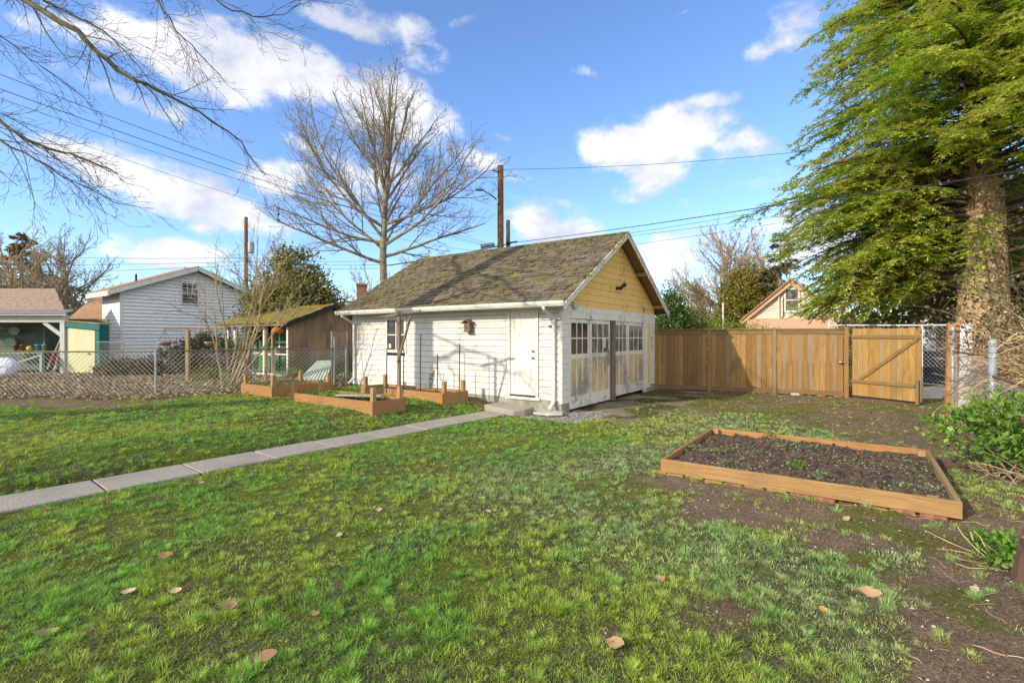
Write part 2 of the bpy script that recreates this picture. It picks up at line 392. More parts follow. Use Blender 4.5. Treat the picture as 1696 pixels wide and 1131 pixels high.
M['grassmat'] = None
def gcol(t):
    c = t.attr('col', 'Color'); return {'c': c}
M['blade'] = material('grass_blades', gcol, .55, .25, 0, .35)
M['conifer'] = leafmat('conifer_needles', [(0,(.08,.18,.02)),(.45,(.30,.47,.035)),(.9,(.62,.70,.07)),(1,(.56,.46,.12))], .42, .6)
M['magnolia'] = leafmat('magnolia_leaves', [(0,(.05,.09,.015)),(.5,(.13,.17,.025)),(.8,(.26,.24,.05)),(1,(.32,.21,.08))], .15, .4)
M['laurel'] = leafmat('laurel_leaves', [(0,(.025,.09,.012)),(.5,(.08,.22,.022)),(.85,(.22,.38,.035)),(1,(.42,.45,.09))], .3, .5, .3)
M['ivy'] = leafmat('hedge_leaves', [(0,(.07,.10,.015)),(.5,(.20,.21,.03)),(1,(.36,.27,.04))], .25)
M['bamboo'] = leafmat('bright_leaves', [(0,(.10,.18,.02)),(.6,(.24,.30,.03)),(1,(.36,.36,.05))], .35)
M['greentree'] = leafmat('green_leaves', [(0,(.03,.08,.015)),(.6,(.08,.16,.025)),(1,(.16,.2,.03))], .3)
M['browncon'] = leafmat('brown_conifer', [(0,(.08,.075,.025)),(.6,(.17,.13,.055)),(1,(.24,.17,.08))], .2)
M['yelcon'] = leafmat('yellow_conifer', [(0,(.12,.09,.02)),(.6,(.22,.15,.03)),(1,(.30,.20,.05))], .2)
M['rhodo'] = leafmat('rhododendron_leaves', [(0,(.03,.04,.015)),(.5,(.07,.075,.025)),(1,(.16,.12,.05))], .15)
M['dead'] = leafmat('dead_leaves', [(0,(.16,.10,.05)),(.5,(.33,.23,.125)),(1,(.52,.40,.25))], .15, .8)
M['straw'] = plain('dry_straw', (.52,.37,.19), (.27,.17,.08), 5, .85)
M['herb'] = leafmat('herb_leaves', [(0,(.09,.15,.05)),(.6,(.19,.28,.09)),(1,(.32,.38,.16))], .3)
M['tealp'] = paint('teal_paint', (.01,.145,.125), var=.05, dirt=(.02,.08,.07)); M['paleyellow'] = paint('pale_yellow_board', (.62,.58,.33), var=.05, dirt=(.40,.37,.2))
M['greenwall'] = paint('green_board', (.03,.20,.035), var=.1, dirt=(.02,.10,.02)); M['carwall'] = paint('carport_wall', (.10,.125,.09), var=.1)
M['greytrim'] = paint('grey_painted_timber', (.46,.46,.41), var=.1)
def stainf(t):
    o = t.coord(); n = t.noise(t.scale(o, (1,1,.35)), 2.2, 6, .65); n2 = t.noise(t.scale(o, (6,6,.7)), 2, 4)
    sp = t.new('ShaderNodeSeparateXYZ'); t.l.new(o, sp.inputs[0])
    c = t.mix(t.step(n, .35, .65), (.38,.25,.125), (.21,.145,.085)); c = t.mix(t.m('MULTIPLY', t.step(n2, .45, .7), .5), c, (.11,.085,.055))
    c = t.mix(t.m('MULTIPLY', t.step(sp.outputs[2], 1.2, .1), t.step(n, .25, .6)), c, (.13,.14,.035)); return {'c': c}
M['stained'] = material('stained_plywood', stainf, .9)
M['pinkroof'] = plain('pink_shingle', (.36,.27,.20), (.24,.18,.14), 12, .9); M['brownroof'] = plain('brown_shingle', (.36,.22,.12), (.25,.15,.08), 10, .9)
M['orange'] = paint('orange_trim', (.56,.33,.19), var=.15, dirt=(.38,.2,.11)); M['creamsid'] = paint('cream_siding', (.66,.60,.48), var=.3, dirt=(.35,.28,.2))
M['corr'] = plain('corrugated_sheet', (.66,.58,.46), (.46,.38,.28), 8, .95)
M['redtool'] = plain('red_paint', (.28,.05,.03)); M['bluep'] = plain('blue_plastic', (.16,.34,.58), rough=.4); M['yelball'] = plain('yellow_plastic', (.60,.40,.03), rough=.4)
M['bench'] = paint('green_bench', (.26,.36,.26), var=.1); M['slat'] = paint('pale_green_slat', (.55,.64,.50), var=.15, dirt=(.3,.38,.25))
M['lantern'] = plain('orange_paper', (.75,.15,.03), rough=.7); M['bag'] = plain('clear_plastic', (.72,.76,.80), (.50,.55,.60), 6, .3, spec=.6, bump=.8)
M['terracotta'] = plain('terracotta', (.22,.11,.07)); M['pebble'] = plain('pebble', (.50,.47,.42), (.30,.27,.23), 20, .8)
M['cabinet'] = plain('white_metal', (.66,.68,.68), (.55,.57,.57), 3, .5); M['basket'] = plain('coir', (.42,.24,.13), (.30,.16,.08))
M['bulb'] = plain('white_bulb', (.80,.78,.70), rough=.2); M['dkgreen'] = plain('dark_green_plastic', (.02,.05,.035), rough=.5)
M['whitehouse'] = paint('white_red_house', (.74,.72,.66), var=.05); M['redtrim'] = plain('red_trim', (.38,.08,.05))
M['kerb'] = plain('pale_concrete', (.52,.48,.41), (.4,.37,.31), 6, .9); M['stump'] = plain('stump_bark', (.10,.06,.04), (.08,.045,.03), 8, .95, bump=1)

# ------------------------------------------------------------------ terrain
def terr0(x, y):
    a = (np.asarray(x)-CORN[0])*D1[0] + (np.asarray(y)-CORN[1])*D1[1]
    return .22*ss(1.2, 3.2, a)*ss(2.0, 5.5, np.asarray(y))
def inrect(x, y, P, xa, xb, ya, yb, soft=0.0, rz=ROT):
    dx = np.asarray(x)-P[0]; dy = np.asarray(y)-P[1]; c, s = math.cos(rz), math.sin(rz)
    u = dx*c + dy*s; v = -dx*s + dy*c
    if soft == 0: return ((u > xa)&(u < xb)&(v > ya)&(v < yb)).astype(float)
    return ss(xa-soft, xa, u)*ss(xb+soft, xb, u)*ss(ya-soft, ya, v)*ss(yb+soft, yb, v)
_pu, _pv = -1.36, -4.0
PROT = ROT - .060
PATHP = (CORN[0] - D1[0]*_pu + D2[0]*_pv, CORN[1] - D1[1]*_pu + D2[1]*_pv)   # path axis point
BEDS = {'A': ((-5.86,12.0), -1.5, 0, 0, 1.72), 'B': ((-2.755,9.72), -2.98, 0, 0, .87), 'C': ((-1.55,11.29), -3.0, 0, 0, .84), 'D': ((1.85,6.13), 0, 2.80, 0, 2.60)}
def pathmask(x, y, soft=0.0): return inrect(x, y, PATHP, -.33, .33, -12, 3.9, soft, PROT)
def pxof(x, y):
    y = np.maximum(y, .3); return CX + F*np.asarray(x)/y, HZ + F*H/y
def ell(px, py, cx, cy, rx, ry): return np.exp(-(((px-cx)/rx)**2 + ((py-cy)/ry)**2))
def soilmask(x, y):
    px, py = pxof(x, y); s = 0
    for e in ((1640,960,190,150),(1500,870,190,50),(1690,1110,190,110),(1330,848,230,26),(1130,800,90,16),(1545,745,45,50),(1330,672,330,16),(1500,700,120,25),(60,672,200,22),(1180,655,120,10),(1200,805,110,14),(810,664,50,10)):
        s = np.maximum(s, ell(px, py, *e))
    s = np.maximum(s, ss(5.0, 6.5, x)*ss(2, 4, y)*.9)
    n = fbm(x, y, 1.6, 4); n2 = fbm(np.asarray(x)+50, y, 5.0, 3)
    s = s*1.35 + (n-.5)*1.15 + (n2-.5)*.95
    s = s + .12*ss(2.0, .5, np.abs(np.asarray(x)-1.5))
    return ss(.38, .72, s)
def littermask(x, y):
    px, py = pxof(x, y)
    yl = 12.1 + ss(-9, -5.9, x)*1.5 - .35
    return ss(-.5, .3, y-yl-(fbm(x, y, 1.2)-.5)*1.2)*ss(-4.8, -5.3, x)
def mossmask(x, y):
    a = fbm(np.asarray(x)+9, y, .9, 4); b = fbm(x, np.asarray(y)+31, 3.3, 3)
    px, py = pxof(x, y)
    m = ell(px, py, 330, 810, 330, 45)*.45 + ell(px, py, 1250, 672, 330, 16)*.5 + ell(px, py, 40, 930, 120, 60)*.2
    return ss(.52, .68, a*.6+b*.4 + m*.32)
def aprons(x, y):   # concrete drive in front of the doors, and the gravel patch
    n = (fbm(x, y, 2.2)-.5)*.9
    a = inrect(x, y, CORN, -.05, 1.55, .0, 6.3, .5); a = ss(.35, .65, a + n)
    g = inrect(x, y, CORN, -.35, .75, -.85, .55, .35); g = ss(.35, .6, g + n*.6)
    return a, g
def axis_pts(a0, a1, fine, far, ratio=1.25):
    core = list(np.arange(a0, a1+1e-6, fine)); st = fine; lo = [a0]; hi = [core[-1]]
    while hi[-1] < far: st *= ratio; hi.append(hi[-1]+st)
    st = fine
    while lo[-1] > -far: st *= ratio; lo.append(lo[-1]-st)
    return np.array(lo[::-1][:-1] + core + hi[1:])
gx = axis_pts(-8, 8, .055, 900); gy = axis_pts(1.2, 16, .055, 900)
GX, GY = np.meshgrid(gx, gy); x = GX.ravel(); y = GY.ravel()
near = ss(30, 18, np.hypot(x, y))
pm = pathmask(x, y, .12); so = soilmask(x, y)*near; li = littermask(x, y)*near; mo = mossmask(x, y)*near; ap, gr = aprons(x, y)
bedin = np.zeros_like(x)
for P, xa, xb, ya, yb in BEDS.values(): bedin = np.maximum(bedin, inrect(x, y, P, xa+.03, xb-.03, ya+.03, yb-.03, .05))
built = np.maximum(np.maximum(pm, inrect(x, y, CORN, -7.5, .1, -.08, 6.2, .15)), bedin)
z = terr0(x, y) + near*(1-np.maximum(built, np.maximum(ap, gr)*.8))*((fbm(x, y, .7)-.5)*.05 + (fbm(x, y, 3.5)-.5)*.045 + so*(fbm(x, y, 11, 3)-.5)*.05)
z = z*(1-pm) + np.minimum(z, .015)*pm
z -= .03*np.maximum(ap*.5, gr*.5)
dist = np.hypot(x, y)
z = z + ss(60, 400, dist)*0
far_alley = 0
soilc = np.stack([.25+.13*fbm(x,y,6), .178+.095*fbm(x,y,6), .112+.06*fbm(x,y,6)], 1)
n1 = fbm(x, y, .5)[:, None]; base = np.array([.085,.095,.034])*(1-n1) + np.array([.125,.125,.055])*n1
mossc = np.array([.19,.22,.03])*(.55+.8*fbm(x, y, 5))[:, None]
base = base*1.3*(.6+.8*fbm(x, y, 14, 2))[:, None]; col = base*(1-so[:, None]) + soilc*so[:, None]
col = col*(1-mo[:, None]*.85) + mossc*mo[:, None]*.85
col = col*(1-li[:, None]) + np.array([.20,.165,.09])*li[:, None]
fc = np.array([.09,.12,.03]); k = (1-near)[:, None]; col = col*(1-k) + fc*k
apc = np.array([.38,.32,.24])*(.7+.6*fbm(x, y, 2.5))[:, None]; apm = ss(.42, .6, fbm(x+3, y, 1.5))[:, None]
apc = apc*(1-apm) + np.array([.13,.13,.03])*apm*(.6+.8*fbm(x,y,6))[:, None]
col = col*(1-ap[:, None]) + apc*ap[:, None]
col = col*(1-gr[:, None]) + np.array([.38,.35,.31])*(.55+.9*fbm(x, y, 20, 2))[:, None]*gr[:, None]
nx, ny = len(gx), len(gy)
ii, jj = np.meshgrid(np.arange(nx-1), np.arange(ny-1)); b0 = (jj*nx+ii).ravel()
FA = np.stack([b0, b0+1, b0+nx+1, b0+nx], 1)
def groundf(t):
    c = t.attr('col', 'Color'); o = t.coord(); n = t.noise(o, 55, 5, .7); n2 = t.noise(o, 9, 5, .65)
    c2 = t.mix(t.m('MULTIPLY', t.step(n, .35, .65), .85), c, t.mix(1.0, c, (.32,.29,.25), 'MULTIPLY'))
    c2 = t.mix(t.m('MULTIPLY', t.step(t.noise(o, 30, 4, .75), .66, .72), .7), c2, (.30,.22,.13))
    c2 = t.mix(t.m('MULTIPLY', t.step(n2, .5, .7), .25), c2, t.mix(1.0, c2, (1.7,1.6,1.5), 'MULTIPLY'))
    return {'c': c2, 'n': t.bump(t.m('ADD', n, n2), 1.0, .05)}
M['ground'] = material('ground_soil_and_moss', groundf, .95, .12)
g = setmesh('ground', np.stack([x, y, z], 1), FA, M['ground'], col={'col': col}, smooth=True); struct(g)
gz_grid = z.reshape(ny, nx)
def gz(px_, py_):
    px_ = np.asarray(px_, float); py_ = np.asarray(py_, float)
    i = np.clip(np.searchsorted(gx, px_)-1, 0, nx-2); j = np.clip(np.searchsorted(gy, py_)-1, 0, ny-2)
    fx = (px_-gx[i])/(gx[i+1]-gx[i]); fy = (py_-gy[j])/(gy[j+1]-gy[j])
    return (gz_grid[j,i]*(1-fx)+gz_grid[j,i+1]*fx)*(1-fy) + (gz_grid[j+1,i]*(1-fx)+gz_grid[j+1,i+1]*fx)*fy

# path: slabs of one concrete path
b = MB(3); yy = 3.55
while yy > -11:
    b.box(-.335, .335, yy-.905, yy-.010, -.06, .026+b.rg.uniform(-.005,.005)); yy -= .917
path = b.build('path', M['slab'], bevel=.008); path.location = (PATHP[0], PATHP[1], 0); path.rotation_euler = (0,0,PROT); struct(path)

# ------------------------------------------------------------------ garage (local frame: x right along the side wall, y along the gable wall)
G = thing('garage', 'white single storey garage with mossy shingle roof, yellow gable and four weathered door leaves', 'garage', (CORN[0], CORN[1], 0), ROT)
LX, LY = -7.38, 6.07; RIDGE_Y = 3.035; EZ, RZ = 2.47, 4.53; EO = .44; FO = .338
rz_at = lambda y: EZ + (RZ-EZ)*(1-abs(y-RIDGE_Y)/(RIDGE_Y+EO))
b = MB(); b.box(LX, -.03, -.012, .14, -.3, .27); b.box(LX, .0, LY-.14, LY, -.3, .27); b.box(LX, LX+.14, .14, LY-.14, -.3, .27); b.box(-.12, .012, -.02, .33, -.3, .20); b.box(-.12, .012, 5.3, LY, -.3, .17)
b.build('foundation', M['concrete'], G)
b = MB(); b.box(LX+.02, -.02, .0, .1, .27, 2.62); b.box(LX, LX+.1, .12, LY, .27, 2.6); b.box(LX+.1, -.02, LY-.1, LY-.01, .27, 2.62); b.build('wall_core', M['dark'], G)
# side wall boards
OPEN = [(-5.80,-5.03,1.30,2.22), (-1.47,-.58,.2,2.46)]
b = MB(7); z0 = .262; h = .152
while z0 < 2.6:
    segs = [(LX, -.0)]
    for xa, xb, za, zb in OPEN:
        if z0 + h > za and z0 < zb: segs = [q for s0, s1 in segs for q in ((s0, min(s1, xa)), (max(s0, xb), s1)) if q[1]-q[0] > .02]
    for s0, s1 in segs:
        xs = [s0]; 
        while s1 - xs[-1] > 3.6: xs.append(xs[-1]+b.rg.uniform(2.2,3.6))
        xs.append(s1)
        for u0, u1 in zip(xs, xs[1:]):
            j = b.rg.uniform(-.003, .003); r = b.rg.random()
            b.add([(u0,-.026+j,z0),(u1-.003,-.026-j,z0),(u1-.003,0,z0),(u0,0,z0),(u0,-.012,z0+h-.010),(u1-.003,-.012,z0+h-.010),(u1-.003,0,z0+h-.010),(u0,0,z0+h-.010)],
                  [(0,3,2,1),(4,5,6,7),(0,1,5,4),(1,2,6,5),(2,3,7,6),(3,0,4,7)], r)
    z0 += h
b.build('side_wall', M['siding'], G)
# far end wall boards (seen only from aside)
b = MB(8); b.box(LX-.02, LX, 0, LY, .27, 2.5); b.prism([(0,2.5),(LY,2.5),(RIDGE_Y,4.4)], 'x', LX-.02, LX+.05); b.build('end_wall', M['siding'], G)
# gable front: white header + corner boards, yellow gable boards
b = MB(9); b_far = MB(10)
zz = .2
while zz < 2.2:
    b.box(-.02, .028, -.02, .33, zz, zz+.145, None); b_far.box(-.02, .022, 5.62, LY+.02, zz, zz+.145); zz += .15
b.build('corner_siding', M['peelwhite'], G); b_far.build('corner_siding', M['peelwhite'], G)
b = MB(); b.box(-.04,.035,-.03,LY+.03,2.13,2.27); b.box(-.04,.032,-.03,LY+.03,2.273,2.41); b.build('header_board', M['peelwhite'], G)
b = MB(); b.box(-.035,.0,-.034,-.003,.2,2.45); b.build('corner_trim', M['trim'], G); b = MB(); b.box(.030,.052,5.30,5.60,.12,2.13); b.build('door_casing', M['trim'], G)
b = MB(); b.box(.032,.05,5.33,5.55,.2,2.12); ct = b.build('jamb_board', M['yellow'], G); ct.location.x = .006
b = MB(12); zz = 2.412; hh = .168; slope = (RZ-EZ)/(RIDGE_Y+EO)
while zz < 4.3:
    def yr(z): return max(0.0, (z+.10-EZ)/slope - EO)
    z1 = min(zz+hh-.007, 4.40); ya, yb = yr(zz), yr(z1)
    if RIDGE_Y-yb > .01:
        j = b.rg.uniform(-.003,.003)
        b.prism([(max(ya,0)-.0, zz),(LY-max(ya,0), zz),(LY-yb, z1),(yb, z1)], 'x', -.02, .012+j)
    zz += hh
b.build('gable_siding', M['yellow'], G)
b = MB(); b.prism([(0,2.3),(LY,2.3),(RIDGE_Y,4.35)], 'x', -.05, -.02); b.build('gable_core', M['dark'], G)
# roof deck + shingles + moss
X0, X1 = LX-.15, FO
rf = MB()
for sgn in (1, -1):
    f = (lambda y: y) if sgn == 1 else (lambda y: 2*RIDGE_Y-y)
    ye = f(-EO)
    rf.add([(X0,ye,EZ),(X1,ye,EZ),(X1,RIDGE_Y,RZ),(X0,RIDGE_Y,RZ),(X0,ye,EZ-.03),(X1,ye,EZ-.03),(X1,RIDGE_Y,RZ-.03),(X0,RIDGE_Y,RZ-.03)],
           [(0,1,2,3),(7,6,5,4),(0,4,5,1),(3,2,6,7),(1,5,6,2),(0,3,7,4)])
roof = rf.build('roof', M['rafter'], G)
SL = math.hypot(RIDGE_Y+EO, RZ-EZ); cs = (RIDGE_Y+EO)/SL; sn = (RZ-EZ)/SL
def rp(u, v, w_, side=1):   # u along x, v up the slope, w normal offset
    yy_ = -EO + v*cs - w_*sn; zz_ = EZ + v*sn + w_*cs
    return (u, yy_ if side == 1 else 2*RIDGE_Y-yy_, zz_)
tb = MB(21); mb = MB(22); rows = 23; ex = SL/rows
for side in (1, -1):
    for i in range(rows):
        u = X0 - .02 - (i%2)*.14; v0 = i*ex - .02
        while u < X1:
            wd2 = tb.rg.uniform(.26,.31); ua, ub = max(u, X0-.02), min(u+wd2-.012, X1+.015)
            if ub-ua > .03:
                a = tb.rg.uniform(.018,.075); bb_ = tb.rg.uniform(.018,.075); dv = tb.rg.uniform(-.018,.014)
                mid = (ua+ub)/2; sag = tb.rg.uniform(-.012,.02)
                top = v0+ex*1.35
                vs = [rp(ua,v0+dv,a,side), rp(mid,v0+dv-.02*tb.rg.random(),(a+bb_)/2+sag,side), rp(ub,v0+dv,bb_,side), rp(ub,min(top,SL),.008,side), rp(ua,min(top,SL),.008,side),
                      rp(ua,v0+dv,.0,side), rp(mid,v0+dv-.01,.0,side), rp(ub,v0+dv,.0,side)]
                fs = [(0,1,2,3,4),(5,6,1,0),(6,7,2,1),(5,0,4),(7,3,2)]
                if side == -1: fs = [tuple(reversed(q)) for q in fs]
                tb.add(vs, fs)
                if side == 1:
                    mv = float(fbm(u*1.0, v0*1.0, .9, 4)); low = 1 - v0/SL
                    left = min(1, max(0, (-u)/7.4))
                    pr = .15 + 1.5*max(0, mv-.42) + .35*low + .25*left
                    if tb.rg.random() < pr*.95:
                        L = tb.rg.uniform(.08,.2); c0 = tb.rg.uniform(ua, max(ua+.01, ub-L*.7)); hgt = tb.rg.uniform(.018,.055)
                        q = 5; pts = []
                        for kk in range(q+1):
                            uu = c0 + L*kk/q; env = math.sin(math.pi*kk/q)**.5 if 0 < kk < q else .0
                            hh_ = .012 + hgt*env*mb.rg.uniform(.6,1.2)
                            pts.append((rp(uu, v0+dv-.035*env*mb.rg.uniform(.6,1.2), .0), rp(uu, v0+dv-.012*env, hh_+.006), rp(uu, v0+dv+.045*env*mb.rg.uniform(.5,1.3), .014)))
                        vs = [p for tr in pts for p in tr]; fs = []
                        for kk in range(q):
                            fs += [(kk*3, (kk+1)*3, (kk+1)*3+1, kk*3+1), (kk*3+1, (kk+1)*3+1, (kk+1)*3+2, kk*3+2)]
                        mb.add(vs, fs)
            u += wd2
for k in range(34):
    xa = X0 + k*(X1-X0)/34; xb = xa + (X1-X0)/34*1.15; hh_ = tb.rg.uniform(.012,.025)
    tb.add([(xa,RIDGE_Y-.14,RZ-.068+hh_),(xb,RIDGE_Y-.14,RZ-.066+hh_*.6),(xb,RIDGE_Y,RZ+.018),(xa,RIDGE_Y,RZ+.02+hh_*.5),(xb,RIDGE_Y+.14,RZ-.066+hh_*.6),(xa,RIDGE_Y+.14,RZ-.068+hh_)], [(0,1,2,3),(3,2,4,5)])
tb.build('shingle_course', M['shingle'], roof); mb.build('moss_clumps', M['moss'], roof, smooth=True)['kind'] = 'stuff'
# bargeboards (front), two steps
for nm, x0_, x1_, dz, th in (('bargeboard', FO-.005, FO+.02, -.005, .15), ('verge_strip', FO+.02, FO+.04, .012, .06)):
    for sgn in (1, -1):
        b = MB(); f = (lambda y: y) if sgn == 1 else (lambda y: 2*RIDGE_Y-y)
        b.add([(xx, f(yy_), zz_) for xx in (x0_, x1_) for yy_, zz_ in ((-EO-.02, EZ+dz-.01),(RIDGE_Y, RZ+dz),(RIDGE_Y, RZ+dz-th),(-EO-.02, EZ+dz-th*1.0))],
              [(0,1,2,3),(7,6,5,4),(0,4,5,1),(1,5,6,2),(2,6,7,3),(3,7,4,0)])
        b.build(nm, M['doorwhite'], G)
for yy_ in (.0, 1.5, 4.5, 6.0):
    b = MB(); zt = rz_at(yy_)-.05; b.box(.02, FO-.01, yy_-.04, yy_+.04, zt-.12, zt-.01); b.build('lookout_rafter', M['rafter'], G)
b = MB(); b.box(X0, FO-.02, -EO+.0, -EO+.02, EZ-.13, EZ-.02); b.box(X0+.02,FO-.03,-EO+.03,-.03,EZ-.06,EZ-.04); b.build('fascia', M['trim'], G)
b = MB(); prof = [(-EO-.005,EZ+.0),(-EO-.005,EZ-.11),(-EO-.08,EZ-.11),(-EO-.115,EZ-.05),(-EO-.125,EZ+.005),(-EO-.112,EZ+.005),(-EO-.10,EZ-.045),(-EO-.072,EZ-.097),(-EO-.018,EZ-.097),(-EO-.018,EZ)]
b.prism(prof, 'x', X0-.02, FO+.02); b.build('gutter', M['trim'], G, bevel=.003)
def downspout(x_, zb, kick):
    b = MB(); zt = EZ-.11
    for p, q in (((x_,-EO-.06,zt),(x_,-EO-.06,zt-.06)),((x_,-EO-.06,zt-.05),(x_,-.075,zt-.26)),((x_,-.075,zt-.24),(x_,-.075,zb+.12)),((x_,-.075,zb+.14),(x_+kick*.3,-.26,zb))):
        b.bar(p, q, .075, .055, up=(0,.9,.3) if q[2] > zt-.3 else (0,1,.01))
    return b.build('downspout', M['trim'], G, bevel=.006)
downspout(-.16, .10, 0); downspout(LX+.14, .30, 0)
# window in side wall
b = MB(); x0_, x1_, z0_, z1_ = -5.80, -5.03, 1.30, 2.22
for q in ((x0_-.06,x1_+.06,z1_-.03,z1_+.05),(x0_-.07,x1_+.07,z0_-.05,z0_+.03),(x0_-.05,x0_+.03,z0_+.031,z1_-.031),(x1_-.03,x1_+.05,z0_+.031,z1_-.031)): b.box(q[0],q[1],-.045,.0,q[2],q[3])
win = b.build('window', M['trim'], G)
b = MB(); cx_ = (x0_+x1_)/2; b.box(cx_-.018,cx_+.018,-.02,.0,z0_+.03,z1_-.03); cz = (z0_+z1_)/2
b.box(x0_+.03,cx_-.019,-.018,0,cz-.016,cz+.016); b.box(cx_+.019,x1_-.03,-.018,0,cz-.016,cz+.016); b.build('glazing_bar', M['trim'], win)
b = MB(); b.box(x0_+.02,x1_-.02,-.006,.006,z0_+.02,z1_-.02); b.build('pane', M['glass'], win)
b = MB(); b.box(x0_+.07,x0_+.16,-.0085,-.0065,z0_+.08,z0_+.2); b.build('sticker', M['steel_door'], win)
# side door
dx0, dx1, dz0, dz1 = -1.385, -.665, .34, 2.40
b = MB()
for q in ((dx0-.085,dx0-.005,.26,2.48),(dx1+.005,dx1+.075,.26,2.48),(dx0-.005,dx1+.005,2.405,2.48)): b.box(q[0],q[1],-.05,.02,q[2],q[3])
b.box(dx0-.12,dx1+.12,-.062,.02,.235,.30)
b.build('door_frame', M['trim'], G)
b = MB(); b.box(dx0-.004,dx1+.004,-.06,.015,.302,.335); b.build('threshold', M['black'], G)
b = MB(); b.box(dx0,dx1,-.022,.018,dz0,dz1)
dw = dx1-dx0
for cx0 in (.13,.57):
    for za, zb in ((.20,.88),(1.02,1.62),(1.75,1.95)):
        xa = dx0 + dw*cx0; xb = xa + dw*.30; zA = dz0+za; zB = dz0+zb
        b.box(xa,xb,-.028,-.0225,zA,zA+.022); b.box(xa,xb,-.028,-.0225,zB-.022,zB); b.box(xa,xa+.022,-.028,-.0225,zA+.0225,zB-.0225); b.box(xb-.022,xb,-.028,-.0225,zA+.0225,zB-.0225)
        b.box(xa+.05,xb-.05,-.031,-.0225,zA+.05,zB-.05)
sdoor = b.build('side_door', M['steel_door'], G, bevel=.002)
for nm, zz_ in (('door_knob', dz0+.87), ('deadbolt', dz0+1.03)):
    b = MB(); b.tube([(dx1-.06,-.022,zz_),(dx1-.06,-.05,zz_)], .012, 8); b.ball((dx1-.06,-.065,zz_), .026); b.build(nm, M['black'], sdoor, smooth=True)
# bracket on the wall
b = MB(); b.box(-.30,-.22,-.06,-.02,1.93,1.96); b.box(-.25,-.23,-.09,-.02,1.90,1.95); b.build('wall_bracket', M['black'], G)
# swing door leaves on the gable wall
def leaf(ya, yb, first, glassmat, panel):
    b = MB(int(ya*100)); x_ = .02; t_ = .035; zb, zt = .05 if first else .10, 2.12; st = .085
    b.box(x_-t_,x_,ya,ya+st,zb,zt); b.box(x_-t_,x_,yb-st,yb,zb,zt)
    b.box(x_-t_,x_-.002,ya+st,yb-st,zt-.09,zt); b.box(x_-t_,x_-.002,ya+st,yb-st,1.19,1.30)
    o = b.build('garage_door_leaf', M['doorwhite'], G)
    b = MB(); b.box(x_-.002 if first else x_-t_, x_+.012 if first else x_-.001, ya+.02 if first else ya+st, yb-.02 if first else yb-st, zb-.01, zb+.28); b.build('bottom_rail', M['peelwhite'] if first else M['doorwhite'], o)
    b = MB(); w_ = yb-ya-2*st; ym = ya+st
    for k in (1,2): b.box(x_-.03,x_-.004,ym+w_*k/3-.014,ym+w_*k/3+.014,1.30,zt-.09)
    b.box(x_-.028,x_-.006,ym,yb-st,1.655,1.685); b.build('muntin', M['trim'], o)
    b = MB(); b.box(x_-.024,x_-.018,ym,yb-st,1.30,zt-.09); b.build('pane', glassmat, o)
    b = MB(int(yb*77)); n = 3
    for k in range(n):
        y0_ = ym+w_*k/n; b.box(x_-.03,x_-.010,y0_+.003,y0_+w_/n-.003,zb+.2,1.19)
    b.build('panel_board', panel, o)
    b = MB()
    for k in (1,2): b.box(x_-.012,x_-.003,ym+w_*k/n-.022,ym+w_*k/n+.022,zb+.27,1.19)
    b.build('panel_batten', M['doorwhite'], o)
    return o
leaf(.335, 1.36, True, M['glass'], M['yellowp']); L2 = leaf(1.40, 2.58, True, M['dusty'], M['yellowp'])
leaf(2.86, 3.80, False, M['dusty'], M['yellowp']); leaf(3.83, 5.10, False, M['dusty'], M['yellowp'])
b = MB(); b.box(.021,.024,2.13,2.30,1.42,1.66); nt = b.build('paper_notice', M['steel_door'], L2)
b = MB(); b.box(.0242,.025,2.17,2.26,1.54,1.62); b.box(.0242,.025,2.18,2.25,1.46,1.51); b.build('notice_print', M['greytrim'], nt)
b = MB(); b.box(-.02,.10,2.60,2.78,.0,2.14); b.build('centre_post', M['greywood'], G, bevel=.01)
for q in ((-.03,.03,5.12,5.30,.0,2.13),(-.03,.02,2.785,2.85,.05,2.13)):
    b = MB(); b.box(*q); b.build('door_jamb', M['trim'], G)
b = MB(); b.box(-.9,-.86,.2,5.5,.0,2.3); b.build('interior_partition', M['dark'], G)
# fittings
b = MB(); b.box(.03,.10,.42,.62,2.36,2.50); b.build('junction_box', M['greytrim'], G, bevel=.006)
b = MB(); b.ball((.05,3.02,3.03), .05); b.tube([(.05,3.02,3.03),(.14,3.05,3.06)], .022, 6)
b.tube([(.13,3.05,3.05),(.16,3.14,3.10),(.19,3.2,3.14)], [.03,.05,.062], 8, cap=True); b.tube([(.12,3.0,3.05),(.17,2.93,3.02),(.2,2.88,3.0)], [.02,.035,.045], 8, cap=True); b.build('floodlight', M['black'], G, smooth=False)
b = MB(); b.box(.012,.05,4.98,5.10,2.44,2.66); vv = b.build('wall_vent', M['greytrim'], G)
b = MB(); b.box(.0505,.054,5.0,5.08,2.47,2.6); b.build('vent_opening', M['dark'], vv)
# birdhouse
bh = thing('birdhouse', 'small brown wooden birdhouse mounted on the white garage wall beside the door', 'birdhouse', (*W(-2.63, -.026), 1.84), ROT)
b = MB(); b.box(-.09,.09,-.15,0,0,.20); b.box(-.11,.11,-.17,0,-.02,-.002); b.build('box_body', M['greywood'], bh)
b = MB(); b.prism([(-.15,.20),(0,.28),(.15,.20),(.15,.225),(0,.305),(-.15,.225)], 'y', -.20, .0); b.build('gable_roof', M['greywood'], bh)
b = MB(); b.tube([(0,-.1505,.1),(0,-.154,.1)], .022, 10, cap=True); b.build('entry_hole', M['dark'], bh)
